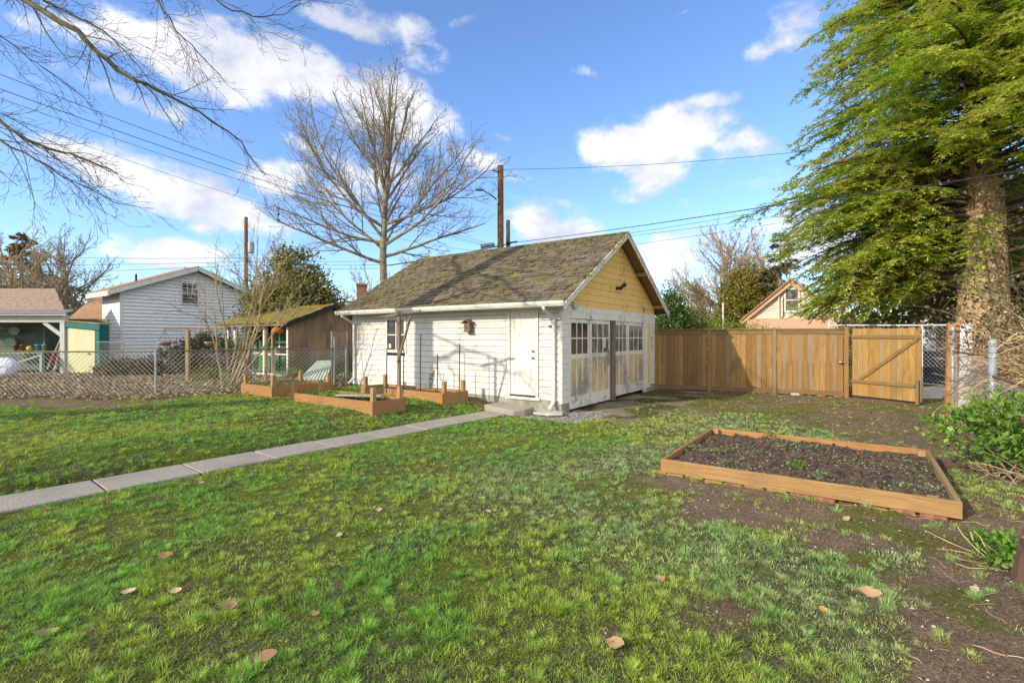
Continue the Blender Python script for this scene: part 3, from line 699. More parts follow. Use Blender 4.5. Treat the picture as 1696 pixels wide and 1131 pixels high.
# splash block + raised broken step slab
b = MB(); 
b.prism([(-.20,-.62),(.18,-.62),(.42,-.42),(.30,-.14),(-.25,-.12)], 'z', .0, .06); o = b.build('splash_stone', M['kerb'], None, bevel=.012); o.location = (*W(-.16,0), .01); o.rotation_euler = (0,0,ROT)
tag(o, 'flat pale stone slab under the white downspout at the garage corner', 'stone')
b = MB(); b.prism([(-1.62,-.75),(-1.05,-.92),(-.62,-.98),(-.46,-.78),(-.52,-.32),(-1.55,-.22)], 'z', -.05, .135); o = b.build('door_step_slab', M['slab'], None, bevel=.02); o.location = (CORN[0], CORN[1], 0); o.rotation_euler = (R(1.2),R(1.0),ROT)
tag(o, 'tilted broken concrete slab at the end of the path below the side door', 'step')

# ------------------------------------------------------------------ raised beds
def bed_soil(parent, xa, xb, ya, yb, zt, amp, seed, mat):
    n, m_ = int((xb-xa)/.045), int((yb-ya)/.045); X, Y = np.meshgrid(np.linspace(xa, xb, n), np.linspace(ya, yb, m_)); X = X.ravel(); Y = Y.ravel()
    Z = zt + (fbm(X+seed*3, Y, 2.2, 3)-.5)*amp*1.5 + (fbm(X+seed, Y+seed, 9, 3)-.5)*amp
    ii, jj = np.meshgrid(np.arange(n-1), np.arange(m_-1)); q = (jj*n+ii).ravel()
    return setmesh('soil', np.stack([X,Y,Z],1), np.stack([q,q+1,q+n+1,q+n],1), mat, parent, smooth=True), (lambda u, v: zt + (fbm(u+seed*3, v, 2.2, 3)-.5)*amp*1.5 + (fbm(u+seed, v+seed, 9, 3)-.5)*amp)
def bed(key, label, group, hgt=.27, posts=True, seed=1, soildrop=.07):
    P, xa, xb, ya, yb = BEDS[key]; zc = float(terr0(*P)) if key != 'D' else .0
    T = thing('raised_garden_bed', label, 'garden bed', (P[0], P[1], zc), ROT, group)
    t = .04; m_ = M['bedwood']
    for q in ((xa,xb,ya,ya+t),(xa,xb,yb-t,yb),(xa,xa+t,ya+t+.002,yb-t-.002),(xb-t,xb,ya+t+.002,yb-t-.002)):
        b = MB(seed*10+int(q[0]*7)); b.box(q[0],q[1],q[2],q[3],-.06,hgt); b.build('side_board', m_, T, bevel=.004)
    if posts:
        for px_, py_ in ((xa+t+.002, ya+t+.002), (xb-t-.092, ya+t+.002), (xa+t+.002, yb-t-.092), (xb-t-.092, yb-t-.092)):
            b = MB(seed+int(px_*9)); b.box(px_, px_+.09, py_, py_+.09, 0, hgt+random.Random(px_+py_).uniform(.22,.27)); b.build('corner_post', M['bedwoodp'], T, bevel=.005)
    s, fz = bed_soil(T, xa+t+.001, xb-t-.001, ya+t+.001, yb-t-.001, hgt-soildrop, .05, seed, M['soil'])
    return T, fz, (xa+t, xb-t, ya+t, yb-t)
def herbs(T, fz, rect, n, seed, sz=.05, mat=None, clumps=14, name='weeds', spread=.10):
    rg = np.random.RandomState(seed); xa, xb, ya, yb = rect
    cx = rg.uniform(xa+.08, xb-.08, clumps); cy = rg.uniform(ya+.08, yb-.08, clumps); k = rg.randint(0, clumps, n)
    X = np.clip(cx[k]+rg.normal(0, spread, n), xa+.03, xb-.03); Y = np.clip(cy[k]+rg.normal(0, spread, n), ya+.03, yb-.03)
    Z = fz(X, Y)+rg.uniform(0, sz*.8, n); th = rg.uniform(0, 6.28, n); D = np.stack([np.cos(th), np.sin(th), rg.uniform(.0,.9, n)], 1); U = np.tile([0,0,1.], (n,1)) + rg.normal(0,.3,(n,3))
    o = rhomb(name, np.stack([X,Y,Z],1), D, U, rg.uniform(.5,1.2,n)*sz, rg.uniform(.4,.8,n)*sz, rg.rand(n), mat or M['herb'], T, .1); o['kind'] = 'stuff'; return o
TA, fA, rA = bed('A', 'raised wooden bed with tan corner posts furthest left, beside the multi-stemmed shrub', 'raised beds with corner posts', seed=1)
TB, fB, rB = bed('B', 'raised wooden bed with corner posts and a plank across it, nearest of three', 'raised beds with corner posts', seed=2, soildrop=.05)
TC, fC, rC = bed('C', 'raised orange-brown bed with tall thin stakes along the white garage wall', 'raised beds with corner posts', seed=3)
herbs(TA, fA, rA, 500, 1, .06); herbs(TB, fB, rB, 1500, 2, .06, M['laurel'], 26); herbs(TC, fC, rC, 260, 3, .05)
# plank across the near bed
b = MB(4); b.bar((-1.35,.16,.315),(-.30,.52,.335),.19,.035); o = b.build('loose_plank', M['oldplank'], None, bevel=.004); o.location = TB.location; o.rotation_euler = TB.rotation_euler
o.location.z -= .012
tag(o, 'weathered grey plank lying across the near raised bed', 'plank')
# front right bed on bricks
P, xa, xb, ya, yb = BEDS['D']; TD = thing('low_garden_bed', 'large low bed of timber boards with bare dark soil, set on mossy bricks', 'garden bed', (P[0], P[1], .0), ROT)
t = .045
for q, mm in (((xa,xb,ya,ya+t),'bedpale'),((xa,xb,yb-t,yb),'bedwood'),((xa,xa+t,ya+t+.002,yb-t-.002),'bedwood'),((xb-t,xb,ya+t+.002,yb-t-.002),'bedpale')):
    b = MB(int(q[0]*7+q[2]*13)); b.box(*q, .022, .182); b.build('side_board', M[mm], TD, bevel=.006)
for px_, py_ in ((xb-t-.09,yb-t-.09),(xa+t+.002,yb-t-.09),(xb-t-.2,ya+t+.002)):
    b = MB(); b.box(px_,px_+.088,py_,py_+.088,.0,.176); b.build('corner_block', M['bedwoodp'], TD, bevel=.004)
s, fD = bed_soil(TD, xa+t+.001, xb-t-.001, ya+t+.001, yb-t-.001, .100, .075, 9, M['soil'])
herbs(TD, fD, (xa+t,xb-t,ya+t,yb-t), 1400, 4, .035, None, 22, 'weeds', .12)
k = 0
xx = xa-.12
while xx < xb+.1:
    rr = random.Random(k); L = .2; b = MB(k); yo = rr.uniform(-.05,.02); b.box(0, L, 0, .1, 0, .06)
    o = b.build('brick', M['brickmoss'] if k < 6 or k % 3 == 0 else M['brick'], TD, bevel=.012); o.location = (xx, ya-.03+yo, rr.uniform(-.045,-.022)); o.rotation_euler = (R(rr.uniform(-3,3)),R(rr.uniform(-3,3)),R(rr.uniform(-5,5)))
    xx += L + rr.uniform(.005,.03) + (.22 if k in (8,11) else 0); k += 1
rg = np.random.RandomState(61); n = 2600; X_ = rg.uniform(.06,2.74,n); Y_ = rg.uniform(.06,2.54,n); th = rg.uniform(0,6.28,n)
o = rhomb('debris', np.stack([X_,Y_,fD(X_,Y_)+.004],1), np.stack([np.cos(th),np.sin(th),rg.normal(0,.3,n)],1), np.tile([0,0,1.],(n,1))+rg.normal(0,.35,(n,3)), rg.uniform(.01,.05,n), rg.uniform(.005,.02,n), rg.rand(n), M['dead'], TD, .1); o['kind'] = 'stuff'
b = MB(77)
for i in range(1500):
    u_, v_ = b.rg.uniform(.06,2.74), b.rg.uniform(.06,2.54); q_ = b.rg.uniform(.006,.028)*b.rg.random()+.005; b.ball((u_,v_,float(fD(u_,v_))+q_*.3), (q_,q_*.9,q_*.7), 5, 3, jit=.25)
o = b.build('soil_clods', M['soil'], TD); o['kind'] = 'stuff'
# leafy kale plants in this bed
def plantlet(name, label, loc, n, r, h, mat, seed, lf=.06, group=None, cat='plant'):
    rg = np.random.RandomState(seed); T = thing(name, label, cat, loc, 0, group)
    th = rg.uniform(0, 6.28, n); el_ = rg.uniform(.1, 1.3, n); L0 = rg.uniform(.2, 1, n)
    P = np.stack([np.cos(th)*np.cos(el_)*r*L0, np.sin(th)*np.cos(el_)*r*L0, np.sin(el_)*h*L0], 1)
    D = np.stack([np.cos(th)*np.cos(el_), np.sin(th)*np.cos(el_), np.sin(el_)*.6], 1) + rg.normal(0, .3, (n,3))
    rhomb('foliage', P, D, np.tile([0,0,1.],(n,1))+rg.normal(0,.4,(n,3)), rg.uniform(.6,1.3,n)*lf, rg.uniform(.4,.8,n)*lf, rg.rand(n), mat, T, .1)
    b = MB(seed)
    for q in range(6): b.tube([(0,0,-.02), tuple(P[q])], [.004,.002], 4)
    b.build('stem', M['bench'], T); return T
def inD(u, v):
    c, s = math.cos(ROT), math.sin(ROT); return (P_D[0]+u*c-v*s, P_D[1]+u*s+v*c)
P_D = BEDS['D'][0]
for i, (px_, py_, lab) in enumerate(((1320,775,'bright green kale seedling near the middle of the low bed'),(1355,790,'small green weed right of the kale seedling in the low bed'),(1275,725,'pale weed tuft towards the back of the low bed'))):
    X, Y = gp(px_, py_, .12); plantlet('bed_plant', lab, (X, Y, .115), 90 if i == 0 else 45, .10, .10, M['laurel'] if i == 0 else M['herb'], 50+i, .045)

# T-shaped trellis post, stakes
TP = thing('trellis_post', 'tall thin wooden T-shaped trellis post beside the near raised bed', 'trellis', (*gp(661,672,.2), .2), ROT+R(10))
b = MB(); b.box(-.03,.03,-.03,.03,-.1,2.08); b.build('upright', M['greywood'], TP)
b = MB(); b.bar((-.55,-.05,1.93),(.60,-.05,2.05),.05,.04); b.build('crossbar', M['greywood'], TP)
b = MB(); b.bar((.36,-.06,1.95),(.0,-.05,.95),.045,.035); b.build('brace', M['greywood'], TP)
for i, (px_, yt, yb_, lab) in enumerate(((640,577,622,'short dark garden stake near the window side of the wall bed'),(668,577,628,'dark garden stake just right of the trellis post'),(696,553,640,'tallest dark garden stake in the wall bed, centre'),(724,587,642,'thin dark stake next to the climbing vine'),(760.5,569,642,'tall dark garden stake near the right end of the wall bed'))):
    Y = 12.2-i*.12; x_, _, zt = at(px_, yt, Y); b = MB(i); b.tube([(x_,Y,.3),(x_+.01,Y+.01,zt)], .014, 6, cap=True); o = b.build('garden_stake', M['stake'], None); tag(o, lab, 'stake', 'stakes in the wall bed')
vn = thing('climbing_vine', 'small dark leafless vine climbing behind the wall bed stakes', 'plant', (*gp(713,641,.46), .4))
b = MB(5)
for q in range(5): b.tube([(0,0,0),(.03*q-.06,.0,.2),(.05+.02*q,.02,.42+.04*q)], [.006,.004,.002], 4)
b.build('stem', M['barkdark'], vn)
rg = np.random.RandomState(3); n = 70; pz = rg.uniform(.15,.55,n); rhomb('foliage', np.stack([pz*.12+rg.normal(0,.03,n), rg.normal(0,.03,n), pz],1), rg.normal(0,1,(n,3)), rg.normal(0,1,(n,3)), .05, .03, rg.rand(n), M['rhodo'], vn)
# ------------------------------------------------------------------ wooden fence and gate
FA0 = Vector((4.62+.05, 16.1-.1)); FA1 = Vector((9.50, 13.88))
fd = (FA1-FA0); FL = fd.length; frz = math.atan2(fd.y, fd.x)
T = thing('wood_fence', 'stained cedar board fence between the garage and the open gate', 'fence', (FA0.x, FA0.y, 0), frz)
fposts = [0.0, 1.62, 3.42, FL-.06]
def ftop(x_): return 1.93
b = None
for i, (p0, p1) in enumerate(zip(fposts, fposts[1:])):
    b = MB(i+40); x_ = p0+.06; e = p1-.05
    while x_ < e-.02:
        wd_ = min(b.rg.uniform(.125,.15), e-x_); j = b.rg.uniform(-.009,.009); b.box(x_, x_+wd_-.009, .0+j, .02+j, .16, ftop(x_)-.145); x_ += wd_
    b.build('board_panel', M['fencewood'], T)
    b = MB(i); b.box(p0+.055,p1-.055,-.022,.03,ftop(0)-.145,ftop(0)-.02); b.build('top_rail', M['fencerail'], T, bevel=.003)
    b = MB(i); b.box(p0+.055,p1-.055,-.018,.03,.03,.155); b.build('bottom_rail', M['fencerail'], T, bevel=.003)
    b = MB(i+3); b.bar((p0+.02,0,ftop(0)+.002),(p1-.02,0,ftop(0)+.002),.13,.03); b.build('cap_board', M['fencerail'], T, bevel=.003)
for i, p0 in enumerate(fposts):
    b = MB(i+60); b.box(p0-.055,p0+.05,-.045,.05,-.2,ftop(0)+.05); b.build('fence_post', M['fencewood'], T, bevel=.005)
b = MB(); b.tube([(FL-.22,-.02,.98),(FL-.22,-.06,.98)], .035, 10, cap=True); b.ball((FL-.20,-.09,.985),.035); b.tube([(FL-.22,-.05,.98),(FL-.11,-.07,.985)],.014,6); b.build('latch_knob', M['metal'], T, smooth=True)
# bricks at its foot
rr = random.Random(4)
for i, u in enumerate((1.95,2.75,3.05,3.9,4.55,4.95)):
    b = MB(i); b.box(-.11,.11,-.05,.05,0,.07); o = b.build('edging_brick', M['kerb'] if i == 3 else M['brick'], None, bevel=.008)
    X, Y = FA0 + fd.normalized()*u + Vector((-.02,-.15)); o.location = (X, Y, float(gz(X, Y))-.01); o.rotation_euler = (0,0,frz+rr.uniform(-.3,.3))
    tag(o, ['mossy red brick under the second fence panel','red brick lying left of the third fence post','dull brick just right of the third fence post','pale stone block at the foot of the right fence panel','orange brick near the foot of the gate hinge post','last red brick beside the gate hinge post'][i], 'brick', 'bricks at the foot of the wooden fence')
GA0 = Vector((9.58, 13.85)); GA1 = Vector((10.22, 12.25)); gd = GA1-GA0; GL = gd.length
T = thing('wood_gate', 'cedar board gate with diagonal brace, standing open at the end of the fence', 'gate', (GA0.x, GA0.y, 0), math.atan2(gd.y, gd.x))
b = MB(70); x_ = .0
while x_ < GL-.02:
    wd_ = min(.142, GL-x_); b.box(x_, x_+wd_-.005, .0, .02, .07, 1.93+b.rg.uniform(-.012,.012)); x_ += wd_
b.build('board_panel', M['gatewood'], T)
b = MB(); b.box(-.02,GL-.06,-.04,-.002,1.66,1.75); b.build('upper_rail', M['fencerail'], T, bevel=.004)
b = MB(); b.box(-.02,GL-.16,-.04,-.002,.42,.51); b.build('lower_rail', M['fencerail'], T, bevel=.004)
b = MB(); b.bar((.20,-.022,.51),(GL-.1,-.022,1.655),.038,.085,up=(0,-.05,1)); b.build('brace', M['fencerail'], T, bevel=.003)
b = MB(); b.box(GL-.10,GL-.04,-.10,-.045,.01,.62); b.build('drop_post', M['greywood'], T, bevel=.004)
b = MB(); b.tube([(GL-.05,-.03,1.66),(GL-.05,-.06,1.72)],.02,6,cap=True); b.build('gate_latch', M['galv'], T)
# orange post and chain-link posts on the right
o = MB(2); o.box(-.09,.09,-.09,.09,-.2,1.985); o = o.build('timber_post', M['postorange'], None, bevel=.006); o.location = (8.90, 9.98, 0); o.rotation_euler = (R(.5),R(1.0),ROT+R(4)); tag(o, 'square orange-brown timber post with mossy top, right of the open gate', 'post')
def linkpanel(b, p, q, z0, z1, cell, rad, z0b=None, z1b=None):
    p = Vector((p[0],p[1])); q = Vector((q[0],q[1])); L = (q-p).length; d = (q-p)/L; z0b = z0 if z0b is None else z0b; h = z1-z0
    n = int((L+h)/cell)+1
    for s_ in (1,-1):
        for i in range(n):
            a = i*cell - h   # at bottom x=a, at top x=a+h
            u0, u1, t0, t1 = a, a+h, 0.0, 1.0
            if u0 < 0: t0 = -u0/h
            if u1 > L: t1 = 1-(u1-L)/h
            if t1 - t0 < .02: continue
            ua, ub = a+h*t0, a+h*t1
            if s_ == -1: ua, ub = L-ua, L-ub
            A = p + d*ua; B = p + d*ub
            b.tube([(A.x,A.y,z0+h*t0),(B.x,B.y,z0+h*t1)], rad, 3)
RFA, RFB, RFC = (8.62,9.62), (7.13,7.30), (4.9,4.1)
T = thing('chainlink_fence', 'chain-link fence with grey metal posts and rusty rails buried in dry brambles at the right', 'fence', (0,0,0))
for (px_, py_), r_, zt in ((RFA,.034,1.86),(RFB,.049,1.62)):
    b = MB(); b.tube([(px_,py_,-.1),(px_,py_,zt-.03)], r_, 12, cap=True); b.lathe([(r_*1.18,zt-.05),(r_*1.25,zt-.02),(r_*1.1,zt+.02),(r_*.6,zt+.045),(0.001,zt+.05)], (px_,py_,0), 12)
    for zz in (zt-.14, zt-.22, zt-.48, zt-.75): b.lathe([(r_,zz-.02),(r_*1.12,zz-.018),(r_*1.12,zz+.018),(r_,zz+.02)], (px_,py_,0), 12)
    b.build('fence_post', M['greypost'], T, smooth=True)
b = MB(); b.tube([(*RFA,1.42),(*RFB,1.40)], .021, 6); b.build('top_rail', M['rust'], T); b = MB(); b.tube([(*RFB,1.12),(*RFC,1.10)], .021, 6); b.build('top_rail', M['rust'], T)
b = MB(); linkpanel(b, RFA, RFB, .05, 1.40, .085, .0017); b.build('link_mesh', M['wirepale'], T); b = MB(); linkpanel(b, RFB, RFC, .05, 1.10, .085, .0017); b.build('link_mesh', M['wirepale'], T)
# chain-link gate frame and fence beyond (tall, pale)
T = thing('tall_chainlink_fence', 'tall pale chain-link fence with white top rail running behind the wooden gate', 'fence', (0,0,0))
tzx = lambda px_, Y: (px_-CX)/F*Y
y1_, y2_ = 15.6, 12.6
PL = (tzx(1373,15.6), 15.6); PM = (tzx(1527,14.4), 14.4); PR = (tzx(1640,12.8), 12.8)
b = MB(); b.tube([(*PL,2.07),(*PM,2.04),(*PR,2.02)], .022, 6); b.build('top_rail', M['cabinet'], T)
for q in (PL, PM, PR):
    b = MB(); b.tube([(*q,0),(*q,2.25 if q is PL else 2.05)], .024, 8, cap=True); b.build('fence_post', M['cabinet'], T)
b = MB(); b.tube([(*PM,.34),(tzx(1562,13.9),13.9,.34)], .02, 6); b.build('bottom_rail', M['cabinet'], T)
b = MB(); linkpanel(b, PL, PM, .05, 2.05, .12, .0022); linkpanel(b, PM, PR, .34, 2.03, .12, .0022); b.build('link_mesh', M['wirepale'], T)
b = MB(3); b.prism([(0,0),(.9,0),(.9,.12),(.0,.12)], 'z', 0, .16); b.box(0,1.8,.3,.55,0,.28); o = b.build('concrete_kerb', M['kerb'], None, bevel=.01); o.location = (10.9,13.6,0); o.rotation_euler = (0,0,R(-8)); tag(o, 'pale concrete kerb block just beyond the open gate', 'kerb')
# white cabinet behind the orange post
T = thing('metal_cabinet', 'tall white ribbed metal cabinet standing behind the orange timber post', 'cabinet', (10.22,11.1,0), R(-42))
b = MB(); b.box(-.19,.13,0,.2,0,1.96); b.build('cabinet_body', M['cabinet'], T, bevel=.01)
b = MB()
for k in range(4): b.box(-.18+k*.07,-.165+k*.07,-.012,-.001,.05,1.9)
b.build('rib', M['cabinet'], T)
# bin beyond
T = thing('wheeled_bin', 'black wheeled bin standing beyond the chain-link behind the gate', 'bin', (tzx(1541,17.2), 17.2, 0), .2)
b = MB(); b.add([(-.24,-.28,.08),(.24,-.28,.08),(.24,.28,.08),(-.24,.28,.08),(-.32,-.36,1.15),(.32,-.36,1.15),(.32,.36,1.15),(-.32,.36,1.15)], [(0,3,2,1),(4,5,6,7),(0,1,5,4),(1,2,6,5),(2,3,7,6),(3,0,4,7)]); b.build('bin_body', M['black'], T, bevel=.02)
b = MB(); b.box(-.34,.34,-.40,.36,1.155,1.21); b.build('lid', M['black'], T, bevel=.02)
for s_ in (-1,1):
    b = MB(); b.tube([(s_*.27,.3,.11),(s_*.33,.3,.11)], .11, 12, cap=True); b.build('wheel', M['black'], T)

# ------------------------------------------------------------------ left chain-link fence
PT = [(-19,12.0), (-14.0,12.0), (-8.87,12.25), (-6.82,14.12), (-6.45,14.46), (-5.05,15.22)]
T = thing('rusty_chainlink_fence', 'low chain-link fence with rusty top rail across the left yard', 'fence', (0,0,0))
zr = lambda q: 1.335 if q[0] < -8 else 1.345
b = MB(); b.tube([(p[0],p[1],zr(p)) for p in PT], .02, 6); b.build('top_rail', M['rust'], T)
b = MB(5)
for p, q in zip(PT, PT[1:]): linkpanel(b, p, q, .22, 1.34, .115, .0040)
b.build('link_mesh', M['wire'], T)
for p in [(-17.2,12.0), (-13.2,12.04), (-8.87,12.25), (-6.82,14.12), (-5.12,15.18)]:
    b = MB(); b.tube([(*p,0),(*p,1.36)], .026, 8, cap=True); b.build('fence_post', M['galv'], T)
b = MB(); q = (tzx(440,14.6), 14.6); b.box(q[0]-.03,q[0]+.03,q[1]-.03,q[1]+.03,0,1.9); o = b.build('thin_timber_post', M['bedpale'], None, bevel=.004); o['label'] = 'thin pale timber post rising behind the left bed in front of the green shed'; o['category'] = 'post'
T = thing('leaning_link_gate', 'small square chain-link gate panel standing upright between the shed and the garage', 'gate', (0,0,0))
A = (tzx(549,15.0),15.0); B = (tzx(575,15.5),15.5); b = MB()
b.tube([(*A,.3),(*A,1.87),(*B,1.87),(*B,.3)], .02, 6); b.build('frame', M['galv'], T); b = MB(); linkpanel(b, A, B, .9, 1.86, .09, .003); b.build('link_mesh', M['wire'], T)
A2 = (tzx(553.5,14.85),14.85); b = MB(); b.tube([(*A2,.2),(*A2,1.7)], .022, 6, cap=True); b.build('side_post', M['galv'], T)
# second chain-link fence further back
T = thing('far_chainlink_fence', 'second chain-link fence in front of the white clapboard house', 'fence', (0,0,0))
A, B = (tzx(160,19.8),19.8), (tzx(385,19.8),19.8); b = MB(); b.tube([(*A,1.5),(*B,1.5)], .018, 6); b.build('top_rail', M['galv'], T)
b = MB(); linkpanel(b, A, B, .3, 1.5, .12, .003); b.build('link_mesh', M['wire'], T)
for px_ in (204,262,322,380):
    b = MB(); b.tube([(tzx(px_,19.8),19.8,.1),(tzx(px_,19.8),19.8,1.53)], .022, 6, cap=True); b.build('fence_post', M['galv'], T)

# ------------------------------------------------------------------ white clapboard house
HY = 24.0; HP = (tzx(200,HY), HY)
T = thing('clapboard_house', 'pale grey-white clapboard building with a gable and one small six-over-one attic window', 'house', (HP[0],HP[1],0), math.atan2(D2[1],D2[0]))
# local x along D2 (gable wall), local y = -? : frame rotated so that x=D2, y=D1
GW = 6.6; EH = 4.02; PH = 5.35
b = MB(31); zz = .1; hh = .175; b.prism([(.05,.1),(GW-.05,.1),(GW-.05,EH-.05),(GW/2,PH-.08),(.05,EH-.05)], 'y', .0, .06, .9)
while zz < 5.3:
    z1 = min(zz+hh, 5.33); sl = (PH-EH)/(GW/2)
    xa = max(0, (z1-EH)/sl); r = b.rg.random()
    if GW-2*xa < .05: break
    b.add([(xa,-.06,zz),(GW-xa,-.06,zz),(GW-xa,.05,zz),(xa,.05,zz),(xa,-.012,z1-.03),(GW-xa,-.012,z1-.03),(GW-xa,.05,z1-.03),(xa,.05,z1-.03)],[(0,3,2,1),(4,5,6,7),(0,1,5,4),(1,2,6,5),(2,3,7,6),(3,0,4,7)], r)
    zz += hh
b.build('gable_wall', M['vinyl'], T)
b = MB(32); zz = .1
while zz < EH:
    z1 = min(zz+hh, EH); b.add([(-.04,.05,zz),(-.04,2.6,zz),(.05,2.6,zz),(.05,.05,zz),(-.008,.05,z1),(-.008,2.6,z1),(.05,2.6,z1),(.05,.05,z1)],[(0,1,2,3),(7,6,5,4),(0,4,5,1),(1,5,6,2),(2,6,7,3),(3,7,4,0)]); zz += hh
b.box(GW-.05,GW,.05,2.6,.1,EH); b.box(.05,GW-.05,2.5,2.6,.1,EH); b.build('side_wall', M['vinyl'], T)
b = MB(); b.box(-.06,.06,-.06,.045,.1,EH-.02); b.build('corner_trim', M['vinyltrim'], T)
b = MB()
for s_ in (1,-1):
    f = (lambda x_: x_) if s_ == 1 else (lambda x_: GW-x_)
    sl = (PH-EH)/(GW/2); e = .55
    b.add([(f(-e),yy_,EH-e*sl+dz) for yy_ in (-.35,2.9) for dz in (.0,.16)] + [(f(GW/2),yy_,PH+dz) for yy_ in (-.35,2.9) for dz in (.0,.16)], [(0,2,6,4),(1,5,7,3),(0,1,3,2),(0,4,5,1),(2,3,7,6)] if s_==1 else [(4,6,2,0),(3,7,5,1),(2,3,1,0),(1,5,4,0),(6,7,3,2)])
b.build('roof', M['brownroof'], T)
for s_ in (1,-1):
    b = MB(); f = (lambda x_: x_) if s_ == 1 else (lambda x_: GW-x_)
    b.bar((f(-.55),-.375,EH-.55*sl+.01),(f(GW/2),-.375,PH+.01),.04,.20); b.build('rake_board', M['vinyltrim'], T)
b = MB(); b.box(-.62,-.52,-.36,2.9,EH-.36,EH-.14); b.build('gutter', M['trim'], T)
wx = 2.62; b = MB()
for q in ((wx-.05,wx+.83,4.55,4.62),(wx-.05,wx+.83,3.42,3.50),(wx-.05,wx+.02,3.5,4.55),(wx+.76,wx+.83,3.5,4.55),(wx+.02,wx+.76,4.0,4.05)): b.box(q[0],q[1],-.10,-.04,q[2],q[3])
wn = b.build('window', M['trim'], T); b = MB(); b.box(wx,wx+.78,-.055,-.045,3.5,4.55); b.build('pane', M['glass'], wn)
b = MB()
for k in (1,2): b.box(wx+.02+.245*k-.015,wx+.02+.245*k+.015,-.075,-.056,4.05,4.55)
b.box(wx+.02,wx+.76,-.073,-.058,4.28,4.31); b.build('muntin', M['trim'], wn)
b = MB(); b.box(-.09,-.045,1.5,2.3,.4,2.5); b.build('side_door', M['vinyltrim'], T)
b = MB(); b.tube([(1.0,1.2,4.3),(1.0,1.2,4.95)], .05, 8, cap=True); b.build('vent_pipe', M['black'], T)
# brown roofed building between
def simple_house(name, label, loc, rz, w_, d_, eh, rh, wallm, roofm, ov=.3, grp=None, chimney=None, windows=(), gable_front=False, trimm=None):
    T = thing(name, label, 'house', loc, rz, grp)
    b = MB(3); b.box(0,w_,0,.12,0,eh); b.box(0,w_,d_-.12,d_,0,eh); b.box(0,.12,.125,d_-.125,0,eh); b.box(w_-.12,w_,.125,d_-.125,0,eh)
    if gable_front: b.prism([(0,eh),(w_,eh),(w_/2,eh+rh-.12)], 'y', .0, .12)
    else: b.prism([(0,eh),(d_,eh),(d_/2,eh+rh-.12)], 'x', 0, .12); b.prism([(0,eh),(d_,eh),(d_/2,eh+rh-.12)], 'x', w_-.12, w_)
    b.build('wall', wallm, T)
    b = MB(4)
    span = w_ if gable_front else d_
    sl = rh/(span/2)
    for s_ in (0,1):
        f = (lambda u: u) if s_ == 0 else (lambda u: span-u)
        P = [(f(-ov),eh-ov*sl),(f(span/2),eh+rh)]
        a0, a1 = -ov, (d_ if gable_front else w_)+ov
        vs = []
        for t_ in (a0,a1):
            for (u,v) in P:
                for dz in (0,.12): vs.append((u,t_,v+dz) if gable_front else (t_,u,v+dz))
        b.add(vs, [(0,1,3,2),(4,6,7,5),(0,4,5,1),(2,3,7,6),(1,5,7,3),(0,2,6,4)])
    rf_ = b.build('roof', roofm, T)
    if chimney:
        b = MB(5); b.box(chimney[0]-.3,chimney[0]+.3,chimney[1]-.3,chimney[1]+.3,eh,chimney[2]); b.box(chimney[0]-.36,chimney[0]+.36,chimney[1]-.36,chimney[1]+.36,chimney[2]+.002,chimney[2]+.15); b.build('chimney', M['brick'], rf_)
    for (xa,xb,za,zb) in windows:
        b = MB(); b.box(xa-.1,xb+.1,-.06,-.002,zb,zb+.12); b.box(xa-.1,xb+.1,-.07,-.002,za-.1,za); b.box(xa-.1,xa,-.05,-.002,za,zb); b.box(xb,xb+.1,-.05,-.002,za,zb); b.box(xa,xb,-.04,-.002,(za+zb)/2-.03,(za+zb)/2+.03)
        wn = b.build('window', trimm or M['trim'], T); b = MB(); b.box(xa,xb,-.02,-.003,za,zb); b.build('pane', M['glass'], wn)
    return T, rf_
simple_house('brown_roof_shed', 'low building with a light brown roof, half hidden left of the clapboard house', (tzx(112,26),26,0), ROT*0+R(-8), 4.2, 3.4, 2.3, 1.6, M['creamsid'], M['brownroof'], windows=((1.2,1.9,1.2,1.9),))
simple_house('chimney_house', 'distant house with grey roof and brick chimney showing left of the garage roof', (tzx(560,33),33,0), R(10), 7, 6, 2.6, 1.2, M['creamsid'], M['stained'], chimney=(1.25,2.2,5.35))
simple_house('far_grey_house', 'distant pale house seen between the left trees', (tzx(118,44),44,0), R(0), 9, 7, 3.6, 2.0, M['vinyl'], M['brownroof'], windows=((1.5,2.6,2.2,3.4),(5,6.1,2.2,3.4)))
# ------------------------------------------------------------------ carport / potting shelter at far left
T = thing('potting_shelter', 'open timber lean-to shelter with corrugated roof and white posts at the left edge', 'shelter', (tzx(108,20),20,.3), 0)
b = MB(); b.box(-.14,.06,-.1,.1,-.2,1.98); b.build('post', M['greytrim'], T, bevel=.01)
b = MB(); b.box(-7,.06,-.08,.08,1.985,2.24); b.build('beam', M['greytrim'], T, bevel=.01)
b = MB(); b.bar((-.85,0,1.99),(-.12,0,1.45),.07,.14); b.build('brace', M['greytrim'], T)
b = MB(8)
for k in range(80):
    xa = -7+k*.09; b.add([(xa,-.35,2.28),(xa+.045,-.35,2.33),(xa+.09,-.35,2.28),(-7+k*.0675,2.2,2.60),(-7+k*.0675+.034,2.2,2.65),(-7+k*.0675+.0675,2.2,2.60)], [(0,1,4,3),(1,2,5,4)])
b.build('corrugated_roof', M['corr'], T)
b = MB(9)
for k in range(12): b.box(-7,.0,2.15,2.2,-.3+k*.21,-.3+k*.21+.2)
b.box(-1.75,-1.69,.9,2.14,-.2,2.2); b.build('back_wall', M['carwall'], T)
